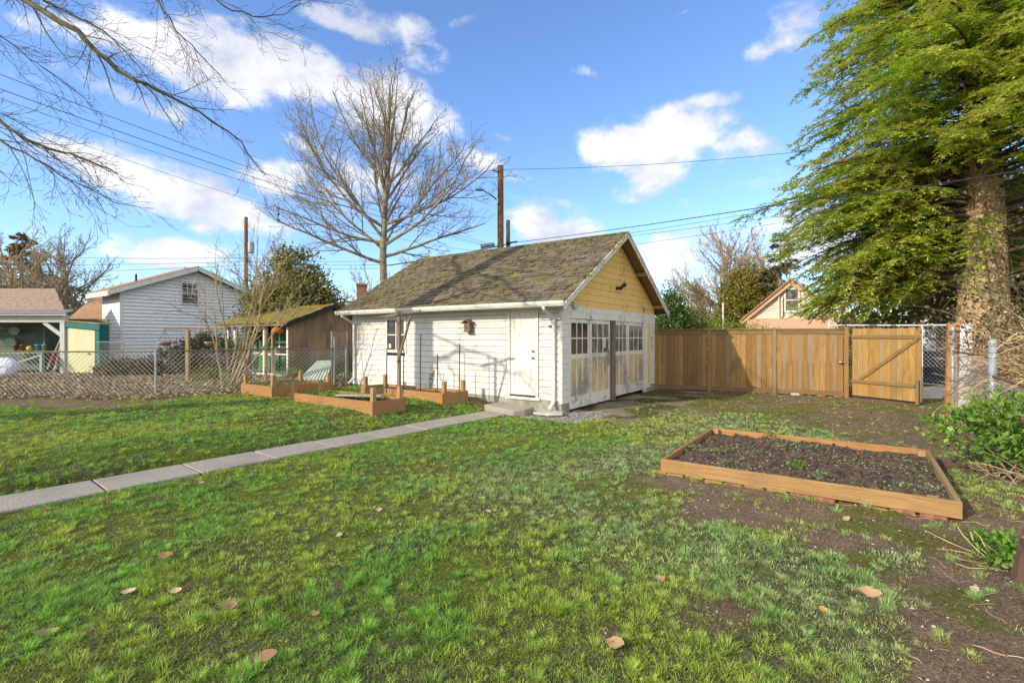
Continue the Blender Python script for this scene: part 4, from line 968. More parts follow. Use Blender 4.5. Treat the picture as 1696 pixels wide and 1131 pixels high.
for i, (px_, py_, lab) in enumerate(((24,548,'round green wall plaque, the upper of two in the shelter'),(17,568,'oval green wall plaque, the lower of two in the shelter'))):
    X, Y, Z = at(px_, py_, 21.9); b = MB(); b.tube([(0,-.03,0),(0,.03,0)], .24 if i == 0 else .28, 20, cap=True); o = b.build('wall_plaque', M['bench'], None); o.location = (X,Y,Z); o.scale = (1,1,.75 if i == 0 else .8); tag(o, lab, 'plaque', 'plaques on the shelter wall')
T = thing('pink_roof_house', 'house with pinkish shingle hip roof rising behind the open shelter at the left edge', 'house', (0,0,0))
b = MB(); b.box(-30,-20.9,22.9,23.2,0,2.75); b.box(-30,-22.6,23.2,24.4,0,2.75); b.build('wall', M['greytrim'], T)
b = MB(3); rows_ = 13
for k in range(rows_):
    t0, t1 = k/rows_, (k+1)/rows_; xr = lambda t_: -20.5+(-21.9+20.5)*t_; yf = lambda t_: 22.6+1.0*t_; zf = lambda t_: 2.86+1.16*t_
    xx_ = -30
    while xx_ < xr(t0)-.05:
        w_ = b.rg.uniform(.25,.4); xe = min(xx_+w_, xr(t0)); xe1 = min(xe, xr(t1)); xs1 = min(xx_, xr(t1))
        b.add([(xx_,yf(t0)-.02,zf(t0)+.03),(xe-.01,yf(t0)-.02,zf(t0)+.03),(xe1-.01,yf(t1),zf(t1)),(xs1,yf(t1),zf(t1)),(xx_,yf(t0)-.02,zf(t0)-.01),(xe-.01,yf(t0)-.02,zf(t0)-.01)],[(0,1,2,3),(4,5,1,0)]); xx_ = xe
b.add([(-20.5,22.6,2.86),(-22.2,24.6,2.86),(-21.9,23.6,4.02)],[(0,1,2)]); b.add([(-22.2,24.6,2.86),(-30,24.6,2.86),(-30,23.6,4.02),(-21.9,23.6,4.02)],[(0,1,2,3)])
b.build('roof', M['pinkroof'], T); b = MB(); b.box(-30,-20.47,22.54,22.62,2.68,2.84); b.build('fascia', M['trim'], T)
T = thing('work_bench', 'pale green potting bench inside the open shelter', 'bench', (tzx(45,20.6),20.6,.25))
b = MB(); b.box(-1.3,1.0,-.35,.35,.78,.86); b.build('top', M['bench'], T)
for sx_ in (-1.1,.85):
    b = MB(); b.box(sx_-.05,sx_+.05,-.3,-.2,0,.775); b.build('leg', M['bench'], T)
b = MB(); b.bar((-1.05,-.25,.1),(.8,-.25,.7),.04,.07); b.build('cross_brace', M['bench'], T)
items = [(49,588,.20,'yelball','bright yellow ball on the potting bench','ball'),(37,590,.14,'terracotta','terracotta pot on the bench left of the yellow ball','pot'),(62,589,.15,'bluep','bluish pot on the bench right of the yellow ball','pot'),(26,590,.13,'redtool','red pot on the bench near the plastic bag','pot'),(73,589,.14,'bench','pale green pot at the right end of the potting bench','pot')]
for px_, py_, r_, m_, lab, cat in items:
    X, Y, _ = at(px_, py_, 20.5); b = MB(); r_ *= .55
    if cat == 'ball': b.ball((0,0,r_), r_, 12, 8)
    else: b.lathe([(.001,0),(r_*.65,0),(r_,.22),(r_*1.1,.22),(r_*1.1,.27),(r_*.9,.27),(r_*.85,.2),(.001,.19)], n=12)
    o = b.build('bench_'+cat, M[m_], None, smooth=True); o.location = (X, Y, 1.115); tag(o, lab, cat, 'pots and balls on the potting bench')
for i, (pa, pb, lab, mm) in enumerate((((101,560),(78,612),'long red-handled garden tool leaning in the shelter','redtool'),((99,575),(92,612),'second red garden tool leaning near the shelter post','redtool'),((104,590),(87,616),'short green garden tool leaning against the shelter post','bench'))):
    A = at(*pa, 20.1); B_ = at(*pb, 19.6); T2 = thing('garden_tool', lab, 'tool', (0,0,0), 0, 'tools leaning by the shelter post')
    b = MB(); b.tube([B_, A], .03, 6, cap=True); b.build('handle', M['oldplank'], T2)
    mid = tuple((a*0.55+c*.45) for a, c in zip(A, B_)); q = tuple((a*0.2+c*.8) for a, c in zip(A, B_)); b = MB(); b.tube([q, mid], .055, 6, cap=True); b.build('sleeve', M[mm], T2)
b = MB(11); b.ball((0,0,0), (.42,.3,.36), 14, 9, jit=.05); o = b.build('plastic_bag', M['bag'], None); X, Y, Z = at(8, 609, 16.8); o.location = (X, Y, Z); tag(o, 'round pale clear plastic bag of clippings at the left edge behind the fence', 'bag')
# teal playhouse
T = thing('teal_shed', 'small teal-framed shed with a pale yellow door panel', 'shed', (tzx(111,20),20,.3), 0)
b = MB(); b.prism([(0,-.3),(1.33,-.3),(1.33,1.85),(0,2.0)], 'y', .05, .42); b.build('body', M['tealp'], T)
b = MB(); b.prism([(-.02,1.80),(1.38,1.66),(1.40,1.90),(-.02,2.05)], 'y', -.08, .048); b.box(1.17,1.36,-.06,.048,-.3,1.65); b.build('frame', M['tealp'], T, bevel=.01)
b = MB(); b.prism([(.02,-.25),(1.15,-.25),(1.15,1.67),(.02,1.77)], 'y', -.03, .04); dd = b.build('door_panel', M['paleyellow'], T); b = MB(); b.tube([(.93,-.03,.72),(.93,-.07,.72)], .04, 8, cap=True); b.build('handle', M['rust'], dd)
b = MB(); b.bar((-.05,.2,1.98+.08),(1.42,.2,1.82+.10),.62,.04,up=(0,0,1)); b.build('roof', M['stained'], T)
# ------------------------------------------------------------------ green porch shed
KY = 18.0; K = (tzx(477,KY), KY, .28)
T = thing('porch_shed', 'small green-walled shed with open white porch and a yellow mossy roof', 'shed', K, ROT)
LS, WS = -4.6, 3.5; eh = 1.88; ph = 2.55
b = MB(41)
for k in range(4): b.box(-.05,.0,.02+k*.87,.02+(k+1)*.87-.008,-.15,2.0)
b.prism([(.0,1.99),(WS,1.99),(WS/2,ph)], 'x', -.05, -.003); b.build('end_wall', M['stained'], T)
b = MB(42); b.box(LS,-.055,1.35,1.42,0,1.95); b.box(LS-.05,LS,1.35,WS,-.15,1.95); b.box(LS,-.055,WS-.06,WS,-.15,1.95); b.build('green_wall', M['greenwall'], T)
b = MB()
for zz in (.62,1.15): b.box(LS+.1,-.06,1.32,1.348,zz,zz+.1)
for xx_ in (-4.0,-2.9,-1.9,-.9): b.box(xx_-.06,xx_+.06,1.315,1.3185,.02,1.9)
b.build('wall_batten', M['trim'], T)
for xx_ in (LS+.02,-3.98,-1.66,-1.1,-.06):
    b = MB(int(-xx_*10)); wd_ = .05 if xx_ in (-1.1,-.06) else .09; b.box(xx_-wd_,xx_+wd_-.01,.0,.11,.0,eh+.08); b.build('porch_post', M['bedpale'] if xx_ == -1.1 else M['trim'], T)
b = MB(); b.box(LS-.05,.03,-.12,-.06,-.12,.04); b.box(LS,.0,-.055,1.34,-.05,.0); b.build('porch_deck', M['trim'], T)
b = MB(); b.box(LS-.2,.05,-.02,.06,eh,eh+.12); b.build('porch_beam', M['trim'], T)
b = MB(); b.box(-2.6,-2.52,.02,.06,.05,.75); b.box(-2.6,-1.7,.02,.06,.75,.82); b.box(-1.0,-.12,.02,.06,.75,.80); b.build('porch_railing', M['trim'], T)
slp = (ph-eh)/(WS/2)
for s_ in (0,1):
    b = MB(50+s_); f = (lambda u: u) if s_ == 0 else (lambda u: WS-u)
    a0, a1 = LS-.45, .30; nn, mm_ = 60, 26; vs = []; fs = []
    for j in range(mm_+1):
        for i in range(nn+1):
            u = a0+(a1-a0)*i/nn; v = -.32+(WS/2+.32)*j/mm_; zz = eh+.16+v*slp + (float(fbm(u*3+9,v*3+s_*7,1.5,3))-.4)*.08
            vs.append((u, f(v), zz))
    for j in range(mm_):
        for i in range(nn):
            q = j*(nn+1)+i; fs.append((q,q+1,q+nn+2,q+nn+1) if s_ == 0 else (q+nn+1,q+nn+2,q+1,q))
    b.add(vs, fs); b.build('roof', M['mossroof'], T, smooth=True)
    b = MB(); vs = [(xx_, f(v_), eh+.09+v_*slp+dz) for xx_ in (a0,a1) for v_ in (-.30,WS/2) for dz in (-.03,.035)]; b.add(vs, [(0,1,3,2),(4,6,7,5),(0,4,5,1),(2,3,7,6),(1,5,7,3),(0,2,6,4)]); b.build('roof_board', M['greywood'], T)
b = MB(); b.bar((a1+.01,-.35,eh+.04-.35*slp),(a1+.01,WS/2,ph+.08),.03,.13); b.build('rake_board', M['black'], T); b = MB(); b.bar((a1+.01,WS+.3,eh+.04-.35*slp),(a1+.01,WS/2,ph+.08),.03,.13); b.build('rake_board', M['black'], T)
for k in range(15):
    b = MB(); xx_ = LS-.2+k*.34; b.ball((xx_,-.16,eh+.02-.05*math.sin(k*2.1)), .04, 8, 5); b.build('light_bulb', M['bulb'], T, smooth=True)
X, Y, Z = at(461, 547, 18.2); b = MB(13); b.lathe([(.02,.14),(.16,.10),(.22,0),(.16,-.10),(.02,-.12)], n=14); b.tube([(0,0,.14),(0,0,.3)],.008,4); o = b.build('paper_lantern', M['lantern'], None, smooth=True); o.location = (X,Y,Z); tag(o, 'orange-red lantern hanging under the porch eave of the green shed', 'lantern')
T = thing('folding_chair', 'light blue folding chair standing on the shed porch', 'chair', (tzx(408,19.6),19.6,.29), R(-25))
b = MB(); b.prism([(-.17,.5),(.17,.5),(.2,.95),(.12,1.12),(-.12,1.12),(-.2,.95)], 'y', .18, .21); b.build('backrest', M['bluep'], T, bevel=.01)
b = MB(); b.box(-.2,.2,-.2,.18,.44,.47); b.build('seat', M['bluep'], T)
for s_ in (-1,1):
    b = MB(); b.tube([(s_*.2,-.2,0),(s_*.19,.2,.95)],.014,6); b.build('leg', M['galv'], T); b = MB(); b.tube([(s_*.21,.25,0),(s_*.2,-.2,.45)],.014,6); b.build('leg', M['galv'], T)
T = thing('porch_table', 'weathered table with clutter on the shed porch', 'table', (tzx(462,19.0),19.0,.28), ROT)
b = MB(); b.box(-.35,.35,-.2,.25,.68,.72); b.build('top', M['oldplank'], T)
for q in ((-.3,-.15),(.3,-.15),(-.3,.2),(.3,.2)):
    b = MB(); b.box(q[0]-.02,q[0]+.02,q[1]-.02,q[1]+.02,0,.68); b.build('leg', M['black'], T)
b = MB(); b.box(-.3,.3,-.1,.1,.0,.02); b.box(-.28,.28,-.16,.16,.722,1.0); o = b.build('crate', M['oldplank'], T)
# leaning slatted lounger
T = thing('slatted_panel', 'pale green slatted panel leaning between the shed wall and the beds', 'panel', (0,0,0))
A0, A1 = Vector(at(493,633,15.0)), Vector(at(540,629,15.3)); B0, B1 = Vector(at(526,598,15.6)), Vector(at(549,597,15.8))
for k in range(9):
    t_ = k/8; b = MB(k); b.bar(A0.lerp(A1,t_), B0.lerp(B1,t_), .055, .025, up=(0,-1,.6)); b.build('slat', M['slat'], T)
b = MB(); b.bar(A0.lerp(B0,.25)+Vector((0,.03,-.02)), A1.lerp(B1,.25)+Vector((0,.03,-.02)), .04,.04); b.bar(A0.lerp(B0,.85)+Vector((0,.03,-.02)), A1.lerp(B1,.85)+Vector((0,.03,-.02)), .04,.04); b.build('crossbar', M['slat'], T)
b = MB(); b.tube([B1, Vector(at(551,578,15.8))], .05, 7, cap=True); b.build('folded_cover', M['dkgreen'], T)
# hanging basket stand
T = thing('basket_stand', 'thin timber post with a crossbar for hanging baskets in the neighbouring yard', 'stand', (tzx(311,16),16,.2))
b = MB(); b.box(-.05,.05,-.05,.05,0,1.72); b.build('post', M['bedpale'], T); b = MB(); b.box(-.78,1.1,-.03,.03,1.725,1.79); b.build('crossbar', M['greywood'], T)
for px_, lab in ((273,'left hanging coir basket on the stand crossbar'),(350,'right hanging coir basket on the stand crossbar')):
    X, Y, Z = at(px_, 566, 15.9); T2 = thing('hanging_basket', lab, 'basket', (X,Y,Z-.05), 0, 'hanging baskets on the stand')
    b = MB(); b.lathe([(.001,-.1),(.12,-.07),(.2,.02),(.21,.05),(.17,.03),(.001,.0)], n=12); b.build('bowl', M['basket'], T2, smooth=True)
    b = MB()
    for a in range(3): b.tube([(.2*math.cos(a*2.1),.2*math.sin(a*2.1),.05),(0,0,.42)], .006, 4)
    b.build('hanger', M['black'], T2)
X, Y = tzx(353,17), 17; b = MB(); b.lathe([(.001,0),(.14,0),(.2,.38),(.21,.4),(.18,.4),(.001,.34)], n=12); o = b.build('plant_pot', M['black'], None, smooth=True); o.location = (X,Y,.2); tag(o, 'dark plant pot on the ground below the right hanging basket', 'pot')

# ------------------------------------------------------------------ orange gabled house on the right
OY = 30.0; ox = lambda px_: (px_-1310)/F*OY
T = thing('orange_house', 'small cream house with orange trim and a gable window beyond the wooden fence', 'house', (tzx(1310,OY),OY,.25), -R(27)); T.scale = (.84,.84,.95)
pz_ = H+97/F*OY; ez_ = H+31/F*OY
b = MB(61); zz = 1.0; hh = .17; slL = (pz_-ez_)/3.13
while zz < pz_-.2:
    z1 = zz+hh; xl = -min(3.0,(pz_-.35-z1)/slL); 
    if xl > -.05: break
    b.box(max(xl,-2.7), min(-xl,2.5), .0, .1, zz, z1-.012); zz += hh
b.build('gable_wall', M['creamsid'], T)
b = MB(); b.box(-2.7,2.5,.05,1.2,0,1.5); b.box(-2.7,2.5,.11,1.2,1.5,ez_); b.build('house_body', M['creamsid'], T)
for s_ in (-1,1):
    b = MB(); xe = s_*3.3 if s_ < 0 else 2.75; ze = pz_-abs(xe)*slL
    b.add([(xe,-.45,ze),(0,-.45,pz_),(0,1.2,pz_),(xe,1.2,ze),(xe,-.45,ze-.12),(0,-.45,pz_-.12),(0,1.2,pz_-.12),(xe,1.2,ze-.12)], [(0,1,2,3),(7,6,5,4),(0,4,5,1),(1,5,6,2),(2,6,7,3),(3,7,4,0)]); b.build('roof', M['brownroof'], T)
    b = MB(); b.bar((xe,-.3,ze-.22),(0,-.3,pz_-.24),.05,.30,up=(0,0,1)); b.build('bargeboard', M['orange'], T)
b = MB(); b.add([(-3.0,-1.9,2.05),(2.7,-1.9,2.05),(2.5,.0,2.75),(-2.8,.0,2.75),(-3.0,-1.9,1.95),(2.7,-1.9,1.95),(2.5,.0,2.6),(-2.8,.0,2.6)], [(0,1,2,3),(7,6,5,4),(0,4,5,1),(1,5,6,2),(2,6,7,3),(3,7,4,0)]); b.box(-2.8,2.5,-1.7,-1.5,0,1.94); b.build('porch_roof', M['orange'], T)
b = MB(); wx0, wx1, wz0, wz1 = ox(1301), ox(1322), 3.22, 4.55
for q in ((wx0-.12,wx1+.12,wz1,wz1+.12),(wx0-.12,wx1+.12,wz0-.12,wz0),(wx0-.12,wx0,wz0,wz1),(wx1,wx1+.12,wz0,wz1),(wx0,wx1,(wz0+wz1)/2-.03,(wz0+wz1)/2+.03)): b.box(q[0],q[1],-.07,-.002,q[2],q[3])
wn = b.build('window', M['trim'], T); b = MB(); b.box(wx0,wx1,-.03,-.004,wz0,wz1); b.build('pane', M['dusty'], wn)
b = MB(); b.tube([(ox(1289),-.12,2.5),(ox(1289),-.12,4.3),(ox(1286),-.3,4.45)], .045, 6); b.build('drain_pipe', M['trim'], T)
b = MB(); b.tube([(ox(1291),-.1,2.55),(ox(1297),-.1,2.9),(ox(1297),-.1,4.1)], .03, 6); b.build('conduit', M['black'], T)
b = MB(); b.tube([(-4.6,1,0),(-4.6,1,3.9)], .06, 8, cap=True); o = b.build('vent_pipe', M['cabinet'], T)
simple_house('white_red_house', 'white house with red trim seen in pieces under the big conifer', (tzx(1524,26),26,0), 0, 1.9, 1.0, 4.2, .3, M['whitehouse'], M['brownroof'], windows=((.5,1.0,2.3,3.2),(.5,.9,.4,1.5)), trimm=M['redtrim'])
simple_house('pale_flat_house', 'low pale house glimpsed between trees right of the garage', (tzx(1150,40),40,0), 0, 6, 5, 2.7, .35, M['vinyl'], M['vinyltrim'], windows=((1,2,1.7,2.3),))
simple_house('right_edge_house', 'white house at the far right edge behind the bramble hedge', (tzx(1668,21),21,0), 0, 6, 6, 4.6, 2, M['whitehouse'], M['brownroof'], windows=((.6,1.3,2.6,3.9),))
# ------------------------------------------------------------------ poles, lamp, cables
def pole(label, px_, Y, ytop, wpx, m_, name='utility_pole'):
    X, _, Z = at(px_, ytop, Y); T = thing(name, label, 'utility pole', (X,Y,0)); r_ = wpx/F*Y/2
    b = MB(); b.tube([(0,0,0),(0,0,Z*.5),(0,0,Z)], [r_*1.12,r_*1.03,r_*.92], 12, cap=True); b.build('shaft', m_, T, smooth=False); return T, Z
T, Z = pole('tall red-brown utility pole with a street lamp arm behind the garage roof', 829, 26, 275, 10.5, M['pole'])
zl = at(829,333,26)[2]; b = MB()
pa = Vector((-.12,-.12,zl-Z*0)); 
b.tube([(-.15,-.1,zl),(-.45,-.1,zl+.25),(-.72,-.1,zl+.42),(-.9,-.1,zl+.5)], [.04,.035,.03,.03], 8); arm = b.build('lamp_arm', M['black'], T, smooth=True)
b = MB(); b.ball((-1.08,-.1,zl+.56), (.25,.12,.07), 12, 6); b.ball((-1.02,-.1,zl+.65), .035, 6, 4); b.build('lamp_head', M['greypost'], arm, smooth=True)
b = MB(); b.box(-.2,-.12,-.2,.0,zl-.2,zl+.08); b.build('bracket', M['cabinet'], T)
b = MB(); b.tube([(0,-.1,Z-.38),(-.35,-.15,Z-.3)], .03, 6, cap=True); b.ball((-.37,-.15,Z-.27),.05,6,4); b.build('insulator', M['black'], T)
T, Z2 = pole('short weathered grey pole stub with cable clamps right of the tall pole', 841.5, 26.6, 365, 7.2, M['poleold'])
zc_ = at(841,403,26.6)[2]; b = MB(); b.ball((0,-.14,zc_),(.14,.08,.07),8,5,jit=.2); b.tube([(.1,-.15,zc_),(.5,-.1,zc_+.06)],.045,6,cap=True); b.tube([(-.1,-.2,zc_+.03),(.05,-.2,zc_-.2),(.2,-.2,zc_+.02)],.02,5); b.build('cable_clamp', M['black'], T)
T, Z3 = pole('thin distant utility pole with a transformer can left of the magnolia', 407.5, 36, 360, 6, M['pole'])
ztf = at(407,410,36)[2]; b = MB(); b.lathe([(.001,-.42),(.2,-.42),(.22,-.38),(.22,.32),(.17,.4),(.001,.42)], (.42,-.1,ztf), 12); b.tube([(.42,-.1,ztf+.4),(.42,-.1,ztf+.7)],.04,6,cap=True); b.build('transformer', M['greypost'], T, smooth=False)
b = MB(); b.bar((0,-.1,ztf),(.3,-.1,ztf),.06,.08); b.build('mount', M['black'], T)
def cable(name, label, pts, r_, sag=.3, m_='cable', grp='overhead cables', cat='cable'):
    P = [Vector(at(*p)) for p in pts]; out = []
    for A, B in zip(P, P[1:]):
        for i in range(17):
            t_ = i/16; q = A.lerp(B,t_); q.z -= sag*4*t_*(1-t_); out.append(q)
    b = MB(); b.tube(out, r_, 4); o = b.build(name, M[m_], None); return tag(o, label, cat, grp)
cable('overhead_cable', 'thick dark cable from the pole stub rising to the upper right', [(842,403,26.4),(1330,333,15),(1800,264,8.2)], .017, .06)
cable('overhead_cable', 'thin cable from the top of the tall pole towards the conifer', [(829,281,26),(1400,243,24),(1760,190,22)], .012, .25)
cable('overhead_cable', 'faint upper cable crossing low behind the gable peak to the right', [(842,412,26.6),(1060,384,26),(1300,344,25),(1700,270,24)], .010, .02)
cable('overhead_cable', 'faint middle cable behind the gable peak to the right', [(842,416,26.6),(1060,389,26),(1300,357,25),(1700,300,24)], .010, .02)
cable('overhead_cable', 'faint lowest cable behind the gable peak to the right', [(842,418,26.6),(1060,404,27),(1300,368,27),(1700,318,26)], .009, .02)
cable('overhead_cable', 'highest of the dark cables descending from the upper left', [(-60,100,12),(829,408,26)], .008, .32)
cable('overhead_cable', 'second dark cable descending from the upper left', [(-60,126,12),(829,411,26)], .009, .32)
cable('overhead_cable', 'third thinner cable descending from the upper left', [(-60,141,12),(842,414,26.4)], .006, .45)
cable('overhead_cable', 'lowest thin cable descending from the left past the shrub', [(-60,166,12),(842,420,26.4)], .005, .75)
cable('overhead_cable', 'thick cable bundle ending at the pole stub above the garage ridge', [(640,440,27),(842,404,26.5)], .03, .08)
b = MB(); A, B = Vector(at(796,409,26)), Vector(at(819,404,26)); b.tube([A,B],.12,8,cap=True); o = b.build('cable_splice_case', M['greypost'], None); tag(o, 'grey cylindrical splice case hanging on the cable left of the tall pole', 'splice case')
for i, yy_ in enumerate((424,430,436)): cable('far_cable', ['upper of three faint level cables crossing behind the clapboard gable','middle of three faint level cables crossing behind the clapboard gable','lowest of three faint level cables crossing behind the clapboard gable'][i], [(-60,yy_-2+i*9,38),(407,yy_+3,36),(640,yy_+8,36)], .014, .15, 'cable', 'far level cables')
b = MB()
for k in range(3): b.tube([(0,0,k*.3),(0,0,k*.3+.12)],[.02,.09],8,cap=True)
b.tube([(0,0,-.05),(0,0,.9)],.015,4); o = b.build('insulator_string', M['rust'], None); o.location = at(461,368,24); tag(o, 'small stack of insulators hanging on the cables above the magnolia', 'insulator')
# ------------------------------------------------------------------ branch generator
def polyline(p, d, L, rg, seg=7, wob=.12, trop=0.0):
    p = Vector(p); d = Vector(d).normalized(); pts = [p.copy()]
    for i in range(seg):
        d = d + Vector((rg.gauss(0,wob), rg.gauss(0,wob), rg.gauss(0,wob)+trop)); d.normalize()
        p = p + d*(L/seg); pts.append(p.copy())
    return pts
def side_dir(d, ang, rg, flat=0.0):
    a = d.orthogonal().normalized(); a.rotate(Matrix.Rotation(rg.uniform(0,6.283), 3, d)) if False else None
    q = Matrix.Rotation(rg.uniform(0,6.283), 3, d); s_ = q @ a
    if flat: s_.z *= (1-flat)
    v = d*math.cos(ang) + s_.normalized()*math.sin(ang); return v.normalized()
def grow(b, p, d, L, r_, depth, P, rg):
    wob, trop = P.get('wob',.1), P['trop'][min(depth, len(P['trop'])-1)]
    seg = P.get('seg', (9,7,6,5,4))[min(depth,4)]
    pts = polyline(p, d, L, rg, seg, wob, trop)
    k = len(pts); tip = P.get('tip',.25); rad = [max(P['rmin'], r_*(1-(1-tip)*i/(k-1))) for i in range(k)]
    b.tube(pts, rad, P.get('n',(7,5,4,3,3))[min(depth,4)])
    spread_children(b, pts, rad, L, depth, P, rg)
def spread_children(b, pts, rad, L, depth, P, rg):
    if depth >= P['depth']: return
    k = len(pts); n = P['kids'][depth]; n = max(1, int(n*rg.uniform(.8,1.2)*min(1.3, max(.35, L/P['Lref'][depth]))))
    t0 = P['start'][depth]
    for i in range(n):
        t = t0 + (1-t0)*(i+rg.random())/n; f = t*(k-1); j = min(int(f), k-2); q = pts[j].lerp(pts[j+1], f-j); dd = (pts[j+1]-pts[j]).normalized()
        nd = side_dir(dd, R(rg.uniform(*P['ang'][depth])), rg, P.get('flat',0))
        if P.get('minz') is not None and nd.z < P['minz']: nd.z = abs(nd.z)*.4
        l2 = L*P['ratio'][depth]*(1-.55*(t-t0)/(1-t0+1e-6))*rg.uniform(.7,1.25)
        grow(b, q, nd, l2, max(P['rmin'], rad[j]*P['rr'][depth]), depth+1, P, rg)
# ------------------------------------------------------------------ central bare tree
TY = 24.0; X, _, _ = at(635,500,TY); zat = lambda py: H-(py-HZ)/F*TY
T = thing('bare_tree', 'large bare vase-shaped deciduous tree standing behind the garage', 'tree', (X, TY, 0))
rg = random.Random(12); b = MB(1); b2 = MB(2)
tr = [Vector((0,0,0)), Vector((.02,0,3)), Vector((-.02,0,zat(420))), Vector((.1,0,zat(330))), Vector((.3,.1,zat(250))), Vector((.55,.1,zat(180))), Vector((.7,0,zat(125)))]
b.tube(tr, [.22,.19,.165,.12,.08,.045,.015], 9); b.build('trunk', M['bark'], T, smooth=True)
PC = dict(depth=3, kids=[11,9,6], Lref=[5.5,2.2,1.0], ratio=[.46,.46,.5], start=[.15,.1,.1], ang=[(22,48),(22,50),(25,55)], rr=[.5,.6,.7], trop=[.055,.045,.04,.02], rmin=.0062, wob=.085, n=(6,4,3,3))
limbs = []
zb = [(436,-1.2,.28,5.6),(425,1.2,.25,5.2),(414,-1.0,.9,8.4),(407,1.0,.55,6.8),(402,-1.2,.30,5.6),(396,-.55,1.0,7.4),(387,.8,.9,7.2),(377,-1.0,.5,7.0),(372,1.2,.35,6.4),(360,.35,1.2,5.6),(350,-.6,1.2,6.6),(335,.7,1.2,5.0),(320,-.4,1.3,5.2),(310,.9,.9,4.4),(300,-.8,.9,4.6),(285,.4,1.3,4.0),(265,-.3,1.3,3.6),(250,.4,1.2,3.0),(230,-.3,1.3,2.6),(215,.3,1.4,2.4)]
for i, (py_, hx, hz_, L) in enumerate(zb):
    z_ = zat(py_); t_ = max(0, min(1, (z_-3)/12)); x0_ = .1*t_+ .3*max(0,t_-.4)*2
    for kk in range(1 if i < 4 else 1):
        dy = rg.uniform(-.9,.9)
        grow(b2, (x0_, 0, z_), (hx, dy, hz_), L, .085*(1.15-.65*t_), 0, PC, rg)
# filler limbs front/back
for i in range(8):
    py_ = rg.uniform(250,415); grow(b2, (.08,0,zat(py_)), (rg.uniform(-.5,.5), rg.choice((-1,1))*rg.uniform(.5,1), rg.uniform(.7,1.3)), rg.uniform(3.5,5.5), .06, 0, PC, rg)
b2.build('crown', M['bark'], T)
# ------------------------------------------------------------------ overhanging street tree at left (trunk out of frame)
T = thing('overhanging_tree', 'bare tree whose drooping twiggy boughs reach in from the upper left', 'tree', (-10.6,8.1,0))
b = MB(); b.tube([(0,0,-.2),(.05,0,2),(.0,.05,5),(-.1,0,9),(0,0,12.5)], [.44,.38,.35,.29,.12], 12); b.build('trunk', M['barkbeech'], T, smooth=True)
off = Vector((-10.6,8.1,0))
PO = dict(depth=3, kids=[20,8,4], Lref=[3.0,1.4,.7], ratio=[.38,.42,.45], start=[.12,.08,.15], ang=[(18,48),(18,50),(25,60)], rr=[.33,.5,.7], trop=[-.03,-.035,-.01,.05], rmin=.0022, wob=.13, n=(7,4,3,3), tip=.2)
def bough(pix, r0, r1, P, sd, base=None):
    rg = random.Random(sd); pts = [Vector(at(*p))-off for p in pix]
    if base is not None: pts = [Vector(base)] + pts
    # subdivide with wobble
    out = [pts[0]]
    for A, B in zip(pts, pts[1:]):
        for i in range(1,4):
            t_ = i/3; q = A.lerp(B,t_); out.append(q + Vector([rg.gauss(0,.012) for _ in range(3)]) if i < 3 else q)
    k = len(out); rad = [r0+(r1-r0)*i/(k-1) for i in range(k)]
    rad = [q_*.72 for q_ in rad]; b = MB(sd); b.tube(out, rad, 8); L = sum((B-A).length for A, B in zip(out, out[1:]))
    return b, out, rad, L, rg
for (pix, r0, r1, sd, base, kids, mt) in (
    ([(-60,-70,7.6),(40,0,7.2),(130,52,7.0),(165,90,6.9),(210,125,6.9),(260,150,7.0),(330,185,7.3),(400,235,7.6),(440,290,7.9)], .075,.006, 3, (0,0,8.6), 21, 'barkbeech'),
    ([(-150,120,7.0),(0,200,7.2),(45,232,7.2),(100,252,7.3),(150,268,7.4),(190,285,7.5)], .045,.012, 5, (0,0,6.2), 15, 'barkbeech'),
    ([(-150,130,6.4),(0,232,6.6),(60,265,6.6),(120,300,6.7),(200,340,6.9)], .035,.004, 6, (0,0,5.6), 17, 'barkdark'),
    ([(60,-120,6.6),(240,-60,6.6),(262,0,6.6),(290,50,6.6),(330,90,6.7),(365,125,6.9)], .03,.004, 8, (.3,0,8.8), 11, 'barkdark'),
    ([(150,-160,6.8),(300,-50,6.9),(370,10,7.0),(420,28,7.1),(470,25,7.2),(498,5,7.3)], .03,.003, 9, (.3,0,9.2), 9, 'barkdark'),
    ([(-100,-60,6.2),(20,-30,6.4),(90,10,6.6),(170,50,6.8),(230,110,7.0),(290,180,7.2)], .03,.004, 11, (0,0,7.8), 13, 'barkdark'),
    ([(-80,20,6.8),(0,60,7),(40,90,7.1),(70,112,7.2),(120,150,7.4)], .02,.004, 14, (0,0,7.0), 12, 'barkdark')):
    b, out, rad, L, rg = bough(pix, r0, r1, PO, sd, base)
    n0 = len(out)*0+4; P2 = dict(PO); P2['kids'] = [kids,8,5]; P2['Lref'] = [L,1.2,.6]; P2['ratio'] = [.30,.42,.45]
    sub = out[3:]; direct = (sub[-1]-sub[0]).normalized()
    for i in range(kids):
        t = (i+rg.random())/kids; f = t*(len(sub)-1); j = min(int(f), len(sub)-2); q = sub[j].lerp(sub[j+1], f-j); dd = (sub[j+1]-sub[j]).normalized()
        nd = side_dir(dd, R(rg.uniform(14,50)), rg); nd = (nd + Vector((.25,.05,-.18))).normalized()
        grow(b, q, nd, rg.uniform(.5,1.5)*(1.15-.5*t), max(.0045, rad[min(j+3,len(rad)-1)]*rg.uniform(.25,.5)), 1, P2, rg)
    b.build('branch', M[mt], T)
